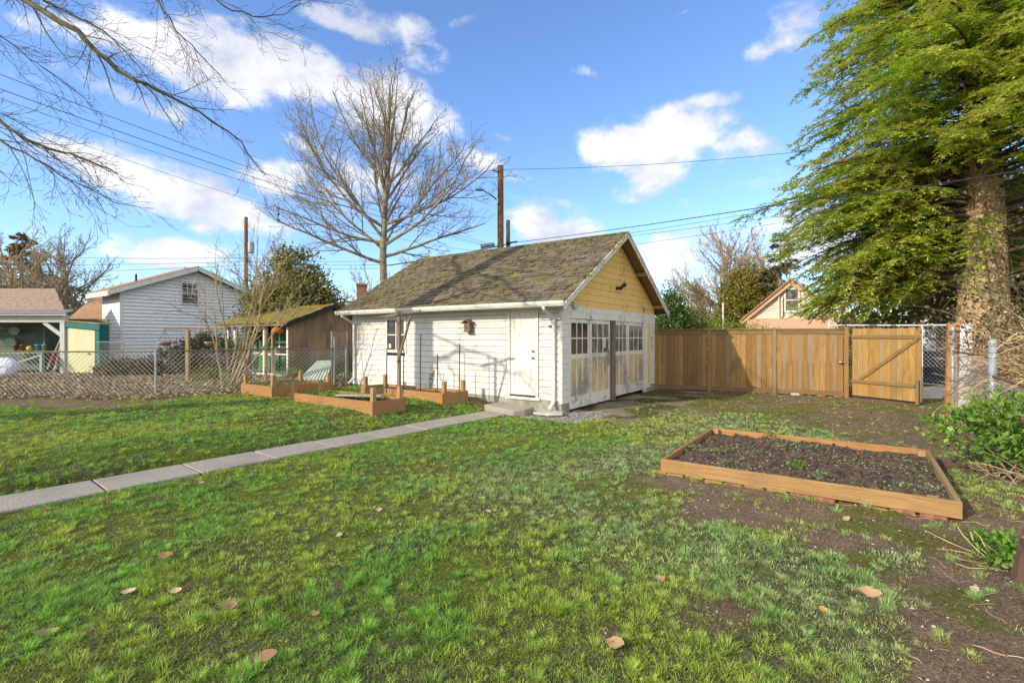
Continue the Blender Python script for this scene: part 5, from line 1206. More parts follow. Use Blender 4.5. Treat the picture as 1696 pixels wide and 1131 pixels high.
# more crown outside the frame (casts the dappled shade)
PX = dict(depth=2, kids=[9,7], Lref=[5,2], ratio=[.5,.45], start=[.2,.1], ang=[(25,55),(25,55)], rr=[.5,.6], trop=[.05,.02,0], rmin=.012, wob=.12, n=(6,4,3))
rg = random.Random(77); b = MB(7)
for i in range(4): 
    a = rg.uniform(1.7,5.6); grow(b, (0,0,rg.uniform(5,10.5)), (math.cos(a), math.sin(a), rg.uniform(.3,1)), rg.uniform(3,5), .09, 0, PX, rg)
b.build('crown', M['bark'], T)
for loc, hgt, rr_, lab in ():
    T = thing('yard_tree', lab, 'tree', loc); b = MB(); b.tube([(0,0,-.2),(0,0,3),(.2,.1,6),(.3,0,hgt+2)], [rr_,rr_*.85,rr_*.6,rr_*.3], 10); b.build('trunk', M['bark'], T)
    rg = random.Random(5); b = MB(7)
    for i in range(5): a = rg.uniform(0,6.28); grow(b, (0,0,rg.uniform(2.5,hgt)), (math.cos(a), math.sin(a), rg.uniform(.3,1)), rg.uniform(3,5), .08, 0, PX, rg)
    b.build('crown', M['bark'], T)
# ------------------------------------------------------------------ multi-stem shrub in the left yard
X, Y = tzx(380,13.9), 13.9
T = thing('multistem_shrub', 'tall leafless multi-stemmed shrub with pale tan stems in front of the shed', 'shrub', (X, Y, .2))
rg = random.Random(31); b = MB(3)
PS = dict(depth=3, kids=[5,4,3], Lref=[3,1.2,.6], ratio=[.45,.55,.6], start=[.45,.2,.2], ang=[(18,42),(20,50),(25,60)], rr=[.55,.6,.7], trop=[.05,.03,.0,.0], rmin=.0045, wob=.09, n=(7,4,3,3), tip=.3)
for (dx, dz, L, r_) in ((-.10,1,2.6,.035),(.05,1,3.6,.04),(.22,1,4.0,.042),(.45,1,3.6,.045),(.75,1,3.4,.04),(-.2,1,2.2,.03),(.12,1,4.6,.035),(1.1,1,2.6,.035),(.6,1,3.9,.035),(-.05,1,3.2,.03),(.3,1,2.8,.03)):
    grow(b, (rg.uniform(-.12,.12), rg.uniform(-.1,.1), -.05), (dx, rg.uniform(-.25,.25), dz), L, r_, 0, PS, rg)
b.build('stems', M['barktan'], T)
n = 500; r2 = np.random.RandomState(4); P_ = np.stack([r2.normal(.1,.22,n), r2.normal(0,.2,n), np.abs(r2.normal(.15,.2,n))],1); rhomb('low_foliage', P_, r2.normal(0,1,(n,3))+[0,0,.5], r2.normal(0,1,(n,3)), .05, .035, r2.rand(n), M['bamboo'], T)

# ------------------------------------------------------------------ other bare trees
def bare(label, px_, Y, toppy, spread, nl, mt, sd, r0=.18, n0=9, base=.1, grp='bare trees in the background', dz=(.45,1.3), zlo=.12, rmin=None):
    X = tzx(px_, Y); Ht = H-(toppy-HZ)/F*Y; T = thing('background_bare_tree', label, 'tree', (X,Y,0), 0, grp); rg = random.Random(sd); nl = int(nl*1.0)
    b = MB(); b.tube([(0,0,0),(0,0,Ht*.25),(rg.uniform(-.2,.2),0,Ht*.52),(rg.uniform(-.3,.3),0,Ht*.78)], [r0,r0*.75,r0*.35,.012], 8); b.build('trunk', mt, T)
    P = dict(PC); P['rmin'] = rmin or .00032*Y; P['kids'] = [n0+2,9,5]; P['Lref'] = [Ht*.4,Ht*.17,Ht*.08]; b = MB(sd)
    for i in range(nl):
        z_ = Ht*(zlo+(.74-zlo)*i/nl); a = rg.uniform(0,6.28); s_ = spread*rg.uniform(.6,1)
        grow(b, (0,0,z_), (math.cos(a)*s_*1.25, math.sin(a)*.8*s_, rg.uniform(*dz)), Ht*.50*(1-.5*i/nl), r0*.42*(1-.55*i/nl), 0, P, rg)
    b.build('crown', mt, T)
bare('bare spreading tan tree rising between the gable and the orange house', 1204, 38, 350, 1.7, 36, M['barktan'], 91, .24, 11, dz=(.35,1.15))
bare('bare twiggy tree directly behind the trimmed hedge tree', 1262, 36, 368, .7, 14, M['barktan'], 92, .18, 8)
bare('bare dark-branched tree behind the shelter at the far left', 105, 30, 352, 1.0, 20, M['bark'], 93, .22, 9)
bare('bare yellowish tree at the left edge of the photo', 20, 27, 350, 1.0, 16, M['barktan'], 94, .2, 8)
bare('low hazy bare tree behind the garage ridge left of the poles', 690, 42, 398, 1.0, 16, M['barktan'], 95, .2, 8)
bare('small bare tree just right of the brick chimney', 612, 38, 420, 1.0, 10, M['barktan'], 96, .16, 8)
bare('bare tree far back between clapboard house and magnolia', 440, 44, 400, .9, 10, M['bark'], 97, .16, 8)
# ------------------------------------------------------------------ leafy crowns
def leafy(name, label, loc, blobs, n, lsize, mt, sd, cat='tree', trunk=None, grp=None, clump=.25, per=24, aspect=.5, up=.2, barkm=None):
    T = thing(name, label, cat, loc, 0, grp); r = np.random.RandomState(sd)
    vol = np.array([b_[3]*b_[4]*b_[5] for b_ in blobs]); pr = vol/vol.sum(); nc = max(1, n//per); ch = r.choice(len(blobs), nc, p=pr)
    B_ = np.array(blobs); c = B_[ch]; u = r.normal(0,1,(nc,3)); u /= np.linalg.norm(u,axis=1,keepdims=True); rad = r.uniform(.35,1.08,nc)**.6
    cc = c[:,:3] + u*c[:,3:6]*rad[:,None]
    k = np.repeat(np.arange(nc), per); m_ = len(k); du = u[k]
    P = cc[k] + r.normal(0,1,(m_,3))*clump*[1,1,.7]
    D = du*.6 + r.normal(0,.7,(m_,3)) + [0,0,up]; U = du*.4+r.normal(0,.5,(m_,3))+[0,0,.6]
    cl = r.rand(nc)[k]
    rhomb('foliage', P, D, U, lsize*r.uniform(.6,1.3,m_), lsize*aspect*r.uniform(.7,1.3,m_), np.clip(.55*cl+.45*r.rand(m_),0,1), mt, T, .08)
    if trunk:
        b = MB(sd); rg = random.Random(sd); h_, r_ = trunk; b.tube([(0,0,-.1),(rg.uniform(-.05,.05),0,h_*.5),(0,0,h_)], [r_,r_*.8,r_*.4], 8)
        b.build('trunk', barkm or M['bark'], T); b = MB(sd+1)
        for q in range(min(40, nc//4)):
            e = Vector(cc[q*3 % nc]); s0 = Vector((0,0,h_*rg.uniform(.35,.95))); mid = s0.lerp(e,.5)+Vector((0,0,.06*h_)); b.tube([s0, mid, e], [r_*.28,r_*.15,r_*.05], 4)
        b.build('branch', barkm or M['bark'], T)
    return T
X = tzx(492,22); leafy('magnolia_tree', 'dense dark evergreen magnolia behind the mossy roofed shed', (X,22,0), [(0,0,2.8,1.7,1.5,1.7),(-1.0,0,2.6,1.2,1.2,1.4),(1.2,0,2.4,1.1,1.1,1.1),(-.2,0,4.3,.8,.9,1.3),(.5,0,4.7,.5,.6,.9),(-1.5,-.1,3.9,.6,.6,.8),(-.5,-.4,5.0,.45,.5,.9),(1.2,-.3,3.8,.55,.6,.7),(-2.0,-.2,3.2,.4,.4,.5),(1.9,-.2,2.9,.45,.4,.6),(.2,-.8,3.4,.9,.6,.9),(-.8,-.8,3.0,.8,.6,.8)], 24000, .19, M['magnolia'], 1, trunk=(4.6,.16), clump=.17, per=14, aspect=.42)
X = tzx(1236,35.5); leafy('hedge_tree', 'broad olive-green ivy-clad tree left of the orange house', (X,35.5,0), [(0,0,4.4,1.9,1.5,1.7),(.5,0,5.6,1.7,1.4,1.2),(-.7,0,3.0,1.6,1.3,1.7),(1.2,0,3.8,1.3,1.3,1.5),(-.4,0,6.0,.8,.8,.7)], 19000, .19, M['ivy'], 2, trunk=(3.8,.2), clump=.18)
X = tzx(1285,32); 
X = tzx(1128,22); leafy('bright_green_tree', 'bright yellow-green leafy tree just right of the garage gable', (X,22,0), [(0,0,1.9,.9,.8,1.2),(.7,0,1.5,.8,.8,.9)], 7000, .14, M['bamboo'], 3, trunk=(2.6,.06), clump=.22)
X = tzx(1108,21); leafy('dark_green_tree', 'mid-green leafy tree touching the right eave of the garage', (X,21,0), [(0,0,2.2,.6,.6,1.3),(.1,0,3.2,.35,.35,.7),(.35,0,1.6,.6,.6,.8)], 5000, .14, M['greentree'], 4, trunk=(3.0,.06), clump=.2)
X = tzx(1180,26); leafy('pale_shrub', 'pale yellowish shrub showing above the wooden fence in the middle', (X,26,0), [(0,0,1.5,1.6,1,1.1),(2.0,0,1.3,1.5,1,1.1)], 8000, .12, M['bamboo'], 5, cat='shrub', clump=.25, grp='shrubs behind the wooden fence')
def firlike(name, label, loc, Ht, Rb, mt, sd, n, lsize=.16, barkm=None, z0=.15, grp=None, n_b=70, droop=.25):
    T = thing(name, label, 'tree', loc, 0, grp); rg = random.Random(sd); r = np.random.RandomState(sd); b = MB(sd)
    b.tube([(0,0,0),(0,0,Ht*.5),(0,0,Ht*.98)], [Ht*.028,Ht*.018,.01], 8); b.build('trunk', barkm or M['bark'], T)
    P=[];D=[];b = MB(sd)
    for i in range(n_b):
        t_ = z0+(1-z0)*(i/n_b); a = rg.uniform(0,6.28); L = Rb*(1-t_)**.75*rg.uniform(.65,1.15)+.2; z_ = Ht*t_
        e = Vector((math.cos(a)*L, math.sin(a)*L, z_+L*rg.uniform(-.1,.25)-droop*L*.4)); s0 = Vector((0,0,z_)); mid = s0.lerp(e,.55)+Vector((0,0,L*.08)); b.tube([s0,mid,e],[.03,.02,.008],4)
        m_ = int(n/n_b*(.4+L/Rb)); tt = r.uniform(.25,1,m_)
        q = np.array([(s0.lerp(mid,x_*2) if x_ < .5 else mid.lerp(e,x_*2-1)) for x_ in tt]); side = np.array([-math.sin(a),math.cos(a),0]); w_ = (1.1-tt)*L*.35
        off_ = r.normal(0,1,m_)*w_; q = q + side*off_[:,None] + np.array([0,0,-1.])*(np.abs(off_)*.3)[:,None] + r.normal(0,.05,(m_,3)); P.append(q)
        D.append(np.array([math.cos(a),math.sin(a),-.2])*.8 + side*np.sign(off_)[:,None]*.8 + r.normal(0,.3,(m_,3)))
    P=np.concatenate(P);D=np.concatenate(D); m_=len(P)
    b.build('branch', barkm or M['bark'], T); rhomb('foliage', P, D, np.tile([0,0,1.],(m_,1))+r.normal(0,.5,(m_,3)), lsize*r.uniform(.6,1.3,m_), lsize*.38*r.uniform(.7,1.3,m_), r.rand(m_), mt, T)
firlike('brown_conifer', 'thin brownish conifer behind the peak of the orange house', (tzx(1292,34),34,0), 8.9, 3.0, M['browncon'], 7, 9000, .26, n_b=60)
firlike('yellow_conifer', 'yellow-brown conifer behind the pink-roofed house at the left edge', (tzx(36,33),33,0), 8.6, 3.4, M['yelcon'], 8, 14000, .26, n_b=80)
firlike('low_conifer', 'low dark-olive conifer filling the gap left of the clapboard house', (tzx(125,34),34,0), 5.2, 3.6, M['yelcon'], 9, 9000, .24, n_b=60)
# rhododendron and low shrubs in front of clapboard house
for i, (px_, Y, zt, w_, lab, mt) in enumerate(((345,19.2,1.7,1.25,'wide dark rhododendron in front of the clapboard wall','rhodo'),(300,19.0,1.2,1.0,'lower dark shrub left of the rhododendron','rhodo'),(232,18.6,.8,.9,'low dull green shrub by the corner of the clapboard house','rhodo'),(190,18.4,.7,.7,'small dark shrub beside the teal shed','rhodo'),(402,17.0,1.9,.35,'narrow bright green climber by the shed porch','greentree'),(348,16.6,.55,.4,'bright yellow-green potted plant below the baskets','bamboo'),(325,16.2,.45,.35,'small yellow-green clump near the basket stand','bamboo'),(478,16.8,.55,.3,'mossy yellow-green clump at the shed corner','bamboo'),(565,15.6,.5,.5,'ferny clump beneath the link gate panel','greentree'))):
    X = tzx(px_, Y); n = int(2500*w_*max(.5,zt)); leafy('yard_shrub', lab, (X,Y,.1), [(0,0,zt*.5,w_,w_*.6,zt*.5)], n, .11 if mt == 'rhodo' else .07, M[mt], 60+i, cat='shrub', clump=.12, grp='shrubs in the left yard', trunk=(zt*.6,.02))
# far background woods
r = np.random.RandomState(8)
for (x0_, x1_, Y, h_, lab) in ((-75,-30,60,5.5,'left'),(-32,-8,70,4.2,'mid'),(12,80,70,5.0,'right')):
    n = 9000; P_ = np.stack([r.uniform(x0_,x1_,n), Y+r.normal(0,2,n), r.rand(n)**.8*h_],1); P_[:,2] *= (.6+.7*fbm(P_[:,0], P_[:,1]*0, .25))
    o = rhomb('far_wood', P_, r.normal(0,1,(n,3))+[0,0,.6], r.normal(0,1,(n,3)), .8, .35, r.rand(n), M['browncon']); tag(o, 'dull brown-green tree line on the far horizon, %s' % {'left':'left part','mid':'middle part','right':'right part'}[lab], 'trees', kind='stuff')

# ------------------------------------------------------------------ big conifer at right
CY = 14.6; CXW = tzx(1626, CY)
T = thing('big_conifer', 'huge spreading conifer with thick tan trunk and drooping green branches on the right', 'tree', (CXW, CY, 0))
b = MB(5); n_ = 28; prof = [(0,.78),(.4,.66),(1.2,.60),(3,.56),(5,.52),(8,.42),(12,.28),(16,.12)]
vs = []; rg = random.Random(2)
ZS = np.linspace(-.1,16,90)
for z_ in ZS:
    r_ = np.interp(z_, [p[0] for p in prof], [p[1] for p in prof])
    for j in range(n_):
        a = 2*math.pi*j/n_; rr_ = r_*(1+.10*(float(fbm(a*3.2+5, z_*.9, 1.6, 3))-.5)+.05*math.sin(5*a+z_*.3)); vs.append((rr_*math.cos(a)+.03*math.sin(z_*.5), rr_*math.sin(a), z_))
b.add(vs, [(i*n_+j, i*n_+(j+1)%n_, (i+1)*n_+(j+1)%n_, (i+1)*n_+j) for i in range(len(ZS)-1) for j in range(n_)]); b.build('trunk', M['conbark'], T, smooth=True)
r = np.random.RandomState(3); rg = random.Random(3); bb = MB(6)
LP=[];LD=[];LU=[];LL=[];LR=[]
def spray(o_, d_, L, tone):   # a drooping flat spray of needles along a twig
    n = max(4, int(L/.025)); t = (np.arange(n)+r.rand(n)*.6)/n
    d = np.array(d_)/np.linalg.norm(d_); pts = np.array(o_)+np.outer(t*L, d) + np.outer(t**2*L*-.12, [0,0,1.])
    s_ = np.cross(d,[0,0,1.]); s_ = s_/max(1e-5,np.linalg.norm(s_)); sg = np.where(np.arange(n)%2==0,1,-1)
    dd = d[None]*.9 + s_[None]*sg[:,None]*.95 + np.array([0,0,-.10]) + r.normal(0,.34,(n,3))
    LP.append(pts); LD.append(dd); LU.append(np.tile([0,0,1.],(n,1))+r.normal(0,.28,(n,3))); LL.append(np.full(n,.115)*(1.15-.6*t)*r.uniform(.7,1.2,n)); LR.append(np.clip(tone+r.normal(0,.12,n)+.18*t,0,1))
def conbranch(z0_, a, L, drop, tone, dens_=1.0):
    d = np.array([math.cos(a), math.sin(a), 0.]); seg = 14; pts = []
    for i in range(seg+1):
        t_ = i/seg; pts.append(np.array([0,0,z0_]) + d*(.3+L*t_) + np.array([0,0,1.])*(L*.16*math.sin(t_*2.2) - drop*t_**1.7) + r.normal(0,.025,3)*t_)
    bb.tube([tuple(p) for p in pts], [.05*(1-.85*i/seg)*(.6+L/7) for i in range(seg+1)], 5)
    side = np.array([-d[1], d[0], 0.]); ns = int(L*7.0*dens_)
    for q in range(ns):
        t_ = .22+.80*(q+rg.random())/ns; t_ = min(t_, .995); f = t_*seg; j = min(int(f),seg-1); p = pts[j]+(pts[j+1]-pts[j])*(f-j)
        sg = 1 if q%2 else -1; l2 = (.30+1.05*(1-t_)**.7)*rg.uniform(.6,1.15)*min(1.1,L/4.5)
        dd = d*rg.uniform(.2,1.0)+side*sg*rg.uniform(.3,1.1)+np.array([0,0,rg.uniform(-.55,.22)])
        tn = tone + rg.uniform(-.30,.30)
        spray(p, dd, l2, tn); dn = dd/np.linalg.norm(dd); nsub = int(l2/.13)
        for k in range(nsub):
            tt = (k+rg.random())/max(1,nsub); pp = p+dn*l2*tt+np.array([0,0,-.22*l2*tt*tt]); s2 = np.cross(dn,[0,0,1.])*(1 if k%2 else -1)
            spray(pp, dn*.6+s2*rg.uniform(.5,1)+np.array([0,0,rg.uniform(-.45,.12)]), rg.uniform(.12,.30)*(1.2-.5*tt), tn+rg.uniform(-.12,.12))
    spray(pts[-2], pts[-1]-pts[-2], .4, tone)
def radz(z_): return np.interp(z_, [1.5,3,4.5,5.6,7,8.5,10,12,14,16], [3.9,4.2,4.5,5.2,4.8,4.7,4.4,4.2,3.2,1.2])
# placement: camera-facing half denser
nb = 400
for i in range(nb):
    z_ = 3.2 + 11.6*((i+rg.random())/nb)**1.05; u = rg.random()
    # angles: 180deg = towards picture left, 270 = towards camera
    a = R(rg.uniform(75, 300)) if u < .72 else R(rg.uniform(-60,75))
    ad = math.degrees(a); 
    if z_ < 6.5 and 196 < ad < 268: continue
    L = float(radz(z_))*rg.uniform(.72,1.05); drop = rg.uniform(.55,1.35)*(L/4.5)
    conbranch(z_, a, L, drop, rg.uniform(.30,.82), .9 if z_ < 13 else .6)
# hand placed lower-left skirts hanging to the fence
for z_, ad, L, drop in ((4.4,178,4.6,1.6),(5.9,188,6.3,.9),(4.6,196,4.6,2.4),(4.0,170,4.6,1.7),(5.4,205,4.5,2.9),(4.8,222,4.2,2.5),(4.6,228,3.4,2.2),(5.2,212,4.4,2.7),(4.2,215,3.6,2.0),(5.6,218,4.8,3.2),(4.4,206,4.2,2.2),(5.0,232,3.6,2.6),(4.0,222,3.0,1.7),(5.2,224,4.4,3.0),(3.8,206,4.0,1.6),(4.9,215,4.0,2.6),(4.2,184,4.6,2.4),(6.2,200,5.4,2.6),(6.6,222,4.0,2.4),(4.0,160,5.0,1.9),(3.6,150,5.4,1.4),(4.4,140,5.2,1.6),(6.9,183,5.4,1.5),(5.2,192,4.6,3.0),(6.4,176,4.9,2.4),(3.4,188,4.2,1.6),(3.2,200,3.4,1.3),(6.3,255,3.2,.9),(6.5,285,3.3,1.0),(6.8,305,3.4,1.2),(7.0,270,3.6,1.2),(3.9,120,4.5,1.0),(3.5,95,4,1.0),(4.2,70,4,1.0),(3.8,100,3.5,.8),(7.0,235,3.0,1.3),(7.4,245,3.6,1.5),(7.2,262,3.2,1.4),(7.8,255,3.8,1.8),(8.2,240,4.0,1.9),(8.0,270,3.6,1.6),(7.6,285,3.4,1.5),(8.6,250,4.2,2.0),(8.8,275,4.0,1.9),(9.4,260,4.2,2.0),(9.2,295,3.9,1.8),(9.8,245,4.2,1.8),(10.4,265,4.0,1.9),(10.2,300,3.8,1.6),(7.1,225,3.2,1.1),(7.5,315,3.4,1.5),(8.4,320,3.6,1.4),(3.2,172,3.6,1.3),(3.3,180,4.4,1.4),(3.1,190,3.2,1.2),(3.4,198,3.8,1.5),(3.2,185,5.2,1.3),(3.3,204,2.8,1.3),(3.1,168,4.4,1.2),(3.5,176,4.8,1.6),(3.4,195,4.4,1.5),(3.7,185,5.0,1.8),(3.2,175,4.6,1.3),(3.9,205,4.2,2.0),(3.0,190,3.6,1.1),(3.6,210,3.6,1.7),(3.3,165,5.0,1.2),(4.3,200,5.0,2.4),(3.9,180,4.4,1.9),(2.9,178,5.0,.9),(3.1,204,4.2,1.2)):
    conbranch(z_, R(ad-33 if 165 < ad < 225 and z_ < 6.9 else ad-8), L*(.86 if z_ < 5.8 else 1), drop, rg.uniform(.35,.85), 1.05)
# dead twigs below the crown
for i in range(60):
    a = R(rg.uniform(100,330)); z_ = rg.uniform(2.4,6.2); L = rg.uniform(.5,2.4); d = Vector((math.cos(a),math.sin(a),rg.uniform(-.5,.05)))
    bb.tube(polyline(Vector((math.cos(a)*.5,math.sin(a)*.5,z_)), d, L, rg, 5, .16, -.04), [.018,.014,.011,.008,.006,.004], 3)
bb.build('branch', M['barkdark'], T)
LP=np.concatenate(LP);LD=np.concatenate(LD);LU=np.concatenate(LU);LL=np.concatenate(LL);LR=np.concatenate(LR); print('conifer leaves', len(LP))
rhomb('foliage', LP, LD, LU, LL, LL*.42, LR, M['conifer'], T)
# dark evergreens standing behind the big conifer (fill beneath it)
leafy('understory_evergreen', 'dark evergreen mass in the shade behind the big conifer trunk', (tzx(1560,20),20,0), [(0,0,4.2,2.2,1.2,2.6),(1.9,0,4.0,2.2,1.2,3.2),(4.2,0,4,2,1.2,3.6),(-1.5,0,3.6,1.4,1,1.8),(-2.6,-.5,2.2,1.6,1,1.2),(3.6,0,6.0,2.2,1.2,2.6)], 30000, .2, M['magnolia'], 21, trunk=(6,.2), clump=.3, per=30)
b = MB(); 
T2 = thing('slim_dark_trunk', 'slim dark tree trunk just left of the big conifer trunk', 'tree', (tzx(1578,15.6),15.6,0)); b.tube([(0,0,0),(.03,0,3),(0,0,7)],[.13,.11,.08],8); b.build('trunk', M['barkdark'], T2); b = MB()
for i in range(10): b.tube(polyline((0,0,2.5+i*.45),(rg.uniform(-1,1),rg.uniform(-1,1),.2),1.2,rg,5,.15,0),[.03,.02,.015,.01,.008,.005],4)
b.build('branch', M['barkdark'], T2)

# ------------------------------------------------------------------ bramble hedge along the right fence
T = thing('bramble_hedge', 'tangled hedge of dry tan bramble stems behind the grey metal posts', 'hedge', (8.2,8.6,0))
rg = random.Random(9); b = MB(9)
def hpt():   # point in hedge band behind the fence (towards +D1-perp right)
    s_ = rg.uniform(-3.9,1.9); t_ = abs(rg.gauss(0,.42))+.10; return (-.62*0+ s_*.53 + t_*.85, s_*.85 - t_*.5)
for i in range(2300):
    x_, y_ = hpt(); s_ = (x_*.53+y_*.85); zmx = 1.75 + .35*math.sin(s_*1.7) ; z_ = rg.uniform(0,zmx)**1.0
    if s_ < -1.2: z_ *= .82
    d = Vector((rg.gauss(0,1), rg.gauss(0,1), rg.gauss(0,.6)+ (.9 if rg.random()<.4 else -.1)))
    L = rg.uniform(.25,.95); b.tube(polyline((x_,y_,z_), d, L, rg, 5, .32, -.10), [.0065,.006,.0055,.005,.004,.003], 3)
b.build('dry_stems', M['straw'], T)
b = MB(10)
for i in range(260):
    x_, y_ = hpt(); z_ = rg.uniform(.3,1.8); b.tube(polyline((x_,y_,z_), (rg.gauss(0,1),rg.gauss(0,1),rg.gauss(0.2,.5)), rg.uniform(.5,1.4), rg, 6, .25, -.08), [.008,.007,.006,.005,.004,.004,.003], 4)
b.build('brown_stems', M['barkdark'], T)
n = 1700; pp = np.array([(*hpt(), rg.uniform(.2,2.15)) for _ in range(n)]); r = np.random.RandomState(2)
rhomb('leaves', pp, r.normal(0,1,(n,3)), r.normal(0,1,(n,3))+[0,0,.8], r.uniform(.04,.09,n), r.uniform(.03,.06,n), r.rand(n), M['rhodo'], T)
rhomb('dry_leaves', pp+r.normal(0,.1,(n,3)), r.normal(0,1,(n,3)), r.normal(0,1,(n,3)), r.uniform(.03,.07,n), r.uniform(.02,.05,n), r.rand(n), M['dead'], T)
T = thing('wild_briar', 'tall straggling briar with small leaves above the bramble hedge at the right edge', 'shrub', (8.9,8.8,0)); b = MB(12)
for i in range(34):
    q = polyline((rg.uniform(-.7,.8),rg.uniform(-1.4,.8),rg.uniform(.9,1.6)), (rg.uniform(-.5,.4),rg.uniform(-.4,.3),1), rg.uniform(.8,2.0), rg, 8, .18, -.10); b.tube(q, [.012,.011,.010,.009,.008,.006,.005,.004,.003], 4)
b.build('stems', M['barkdark'], T); n = 900; pp = np.stack([r.uniform(-.9,1.1,n), r.uniform(-1.5,1,n), r.uniform(1.4,2.9,n)**1.0],1); rhomb('leaves', pp, r.normal(0,1,(n,3)), r.normal(0,1,(n,3))+[0,0,.6], r.uniform(.05,.10,n), r.uniform(.04,.07,n), r.rand(n), M['rhodo'], T)
# laurel shrub
T = leafy('laurel_shrub', 'glossy bright green broad-leaved shrub right of the low bed', (6.02,5.82,0), [(0,0,.62,.62,.62,.36),(.5,.35,.62,.62,.6,.36),(-.28,.3,.5,.42,.5,.34),(.55,-.3,.45,.4,.4,.3),(.1,-.2,.42,.45,.35,.25)], 3400, .088, M['laurel'], 33, cat='shrub', clump=.07, per=7, aspect=.52)
b = MB(14); rg = random.Random(8)
for i in range(40):
    a = rg.uniform(0,6.28); d = Vector((math.cos(a)*.8, math.sin(a)*.8, rg.uniform(.3,1.3))); b.tube(polyline((rg.uniform(-.2,.5),rg.uniform(-.2,.3),-.02), d, rg.uniform(.5,.95), rg, 6, .14, .0), [.008,.007,.006,.005,.004,.003,.003], 4)
for i in range(26):
    a = rg.uniform(2.2,5.6); b.tube(polyline((rg.uniform(-.3,.4),rg.uniform(-.4,.2),.12), (math.cos(a),math.sin(a),rg.uniform(-.1,.3)), rg.uniform(.4,.9), rg, 6, .25, -.10), [.005]*7, 3)
b.build('stems', M['barktan'], T)
# stump and plant clump at right edge
T = thing('tree_stump', 'dark broken stump at the right edge of the bare soil', 'stump', (3.60,3.33,0)); b = MB(3); n_ = 16; vs = []
for i, (z_, r_) in enumerate(((-.05,.16),(.06,.125),(.18,.11),(.29,.10))):
    for j in range(n_): a = 2*math.pi*j/n_; k = 1+.18*math.sin(a*3+z_*4)+rg.uniform(-.07,.07); vs.append((r_*k*math.cos(a), r_*k*math.sin(a), z_+(rg.uniform(-.05,.04) if i == 3 else 0)))
b.add(vs, [(i*n_+j,i*n_+(j+1)%n_,(i+1)*n_+(j+1)%n_,(i+1)*n_+j) for i in range(3) for j in range(n_)]+[tuple(range(3*n_,4*n_))]); b.build('bark', M['stump'], T)
X, Y = gp(1664,935); T = leafy('ground_plant', 'low spreading green and brown plant clump beside the stump', (X,Y,0), [(0,0,.08,.17,.24,.09),(.12,.15,.07,.12,.12,.07)], 650, .055, M['laurel'], 44, cat='plant', clump=.04, per=8)
b = MB(4)
for i in range(30): b.tube(polyline((rg.uniform(-.1,.1),rg.uniform(-.1,.1),.0),(rg.gauss(-.4,1),rg.gauss(0,1),.3),rg.uniform(.2,.5),rg,5,.25,-.1),[.004]*6,3)
b.build('stems', M['straw'], T)

# ------------------------------------------------------------------ lawn grass
r = np.random.RandomState(11)
def gdens(x, y):
    so = soilmask(x, y); li = littermask(x, y); pm = inrect(x, y, PATHP, -.30, .30, -12, 3.9, .05, PROT); ap, gr = aprons(x, y)
    d = (1-so*.97)*(1-li*.93)*(1-np.minimum(1, pm*1.02))*(1-ap*.92)*(1-gr)
    d = d*(1-inrect(x, y, CORN, -7.5, .05, -.06, 6.2)); 
    for P, xa, xb, ya, yb in BEDS.values(): d = d*(1-inrect(x, y, P, xa-.01, xb+.01, ya-.01, yb+.01))
    d = d*(1-inrect(x, y, CORN, -1.7, -.4, -1.0, 0))
    d = d*(1-.6*mossmask(x, y))
    q = fbm(x+70, y+3, 2.3, 4); d = d*(.45+.55*ss(.32, .55, q))
    return d*ss(-.02,.15, np.ones_like(d))
GP=[];GC=[]
VV=[];CC=[]; nb_tot = 0
def grasscol(x, y, r_, n):
    w_ = ss(-.4, .4, (fbm(x, y, .35, 3)-.5)*2 - (x-1.0)*.22)      # lush (left) vs grey olive (right)
    lush = np.array([.27,.47,.05]); olive = np.array([.47,.54,.22]); c = lush[None]*w_[:,None] + olive[None]*(1-w_[:,None])
    dk = ss(.45,.6, fbm(x+20, y+8, 2.6, 3))[:,None]; c = c*(1-dk*.42) + np.array([.09,.32,.04])[None]*dk*.42
    yl = ss(.5,.64, fbm(x+90, y+40, 1.1, 4) + .10*ss(1.8,2.4,(x-CORN[0])*D1[0]+(y-CORN[1])*D1[1]))[:,None]; c = c*(1-yl*.5)+np.array([.50,.52,.06])[None]*yl*.5
    return c
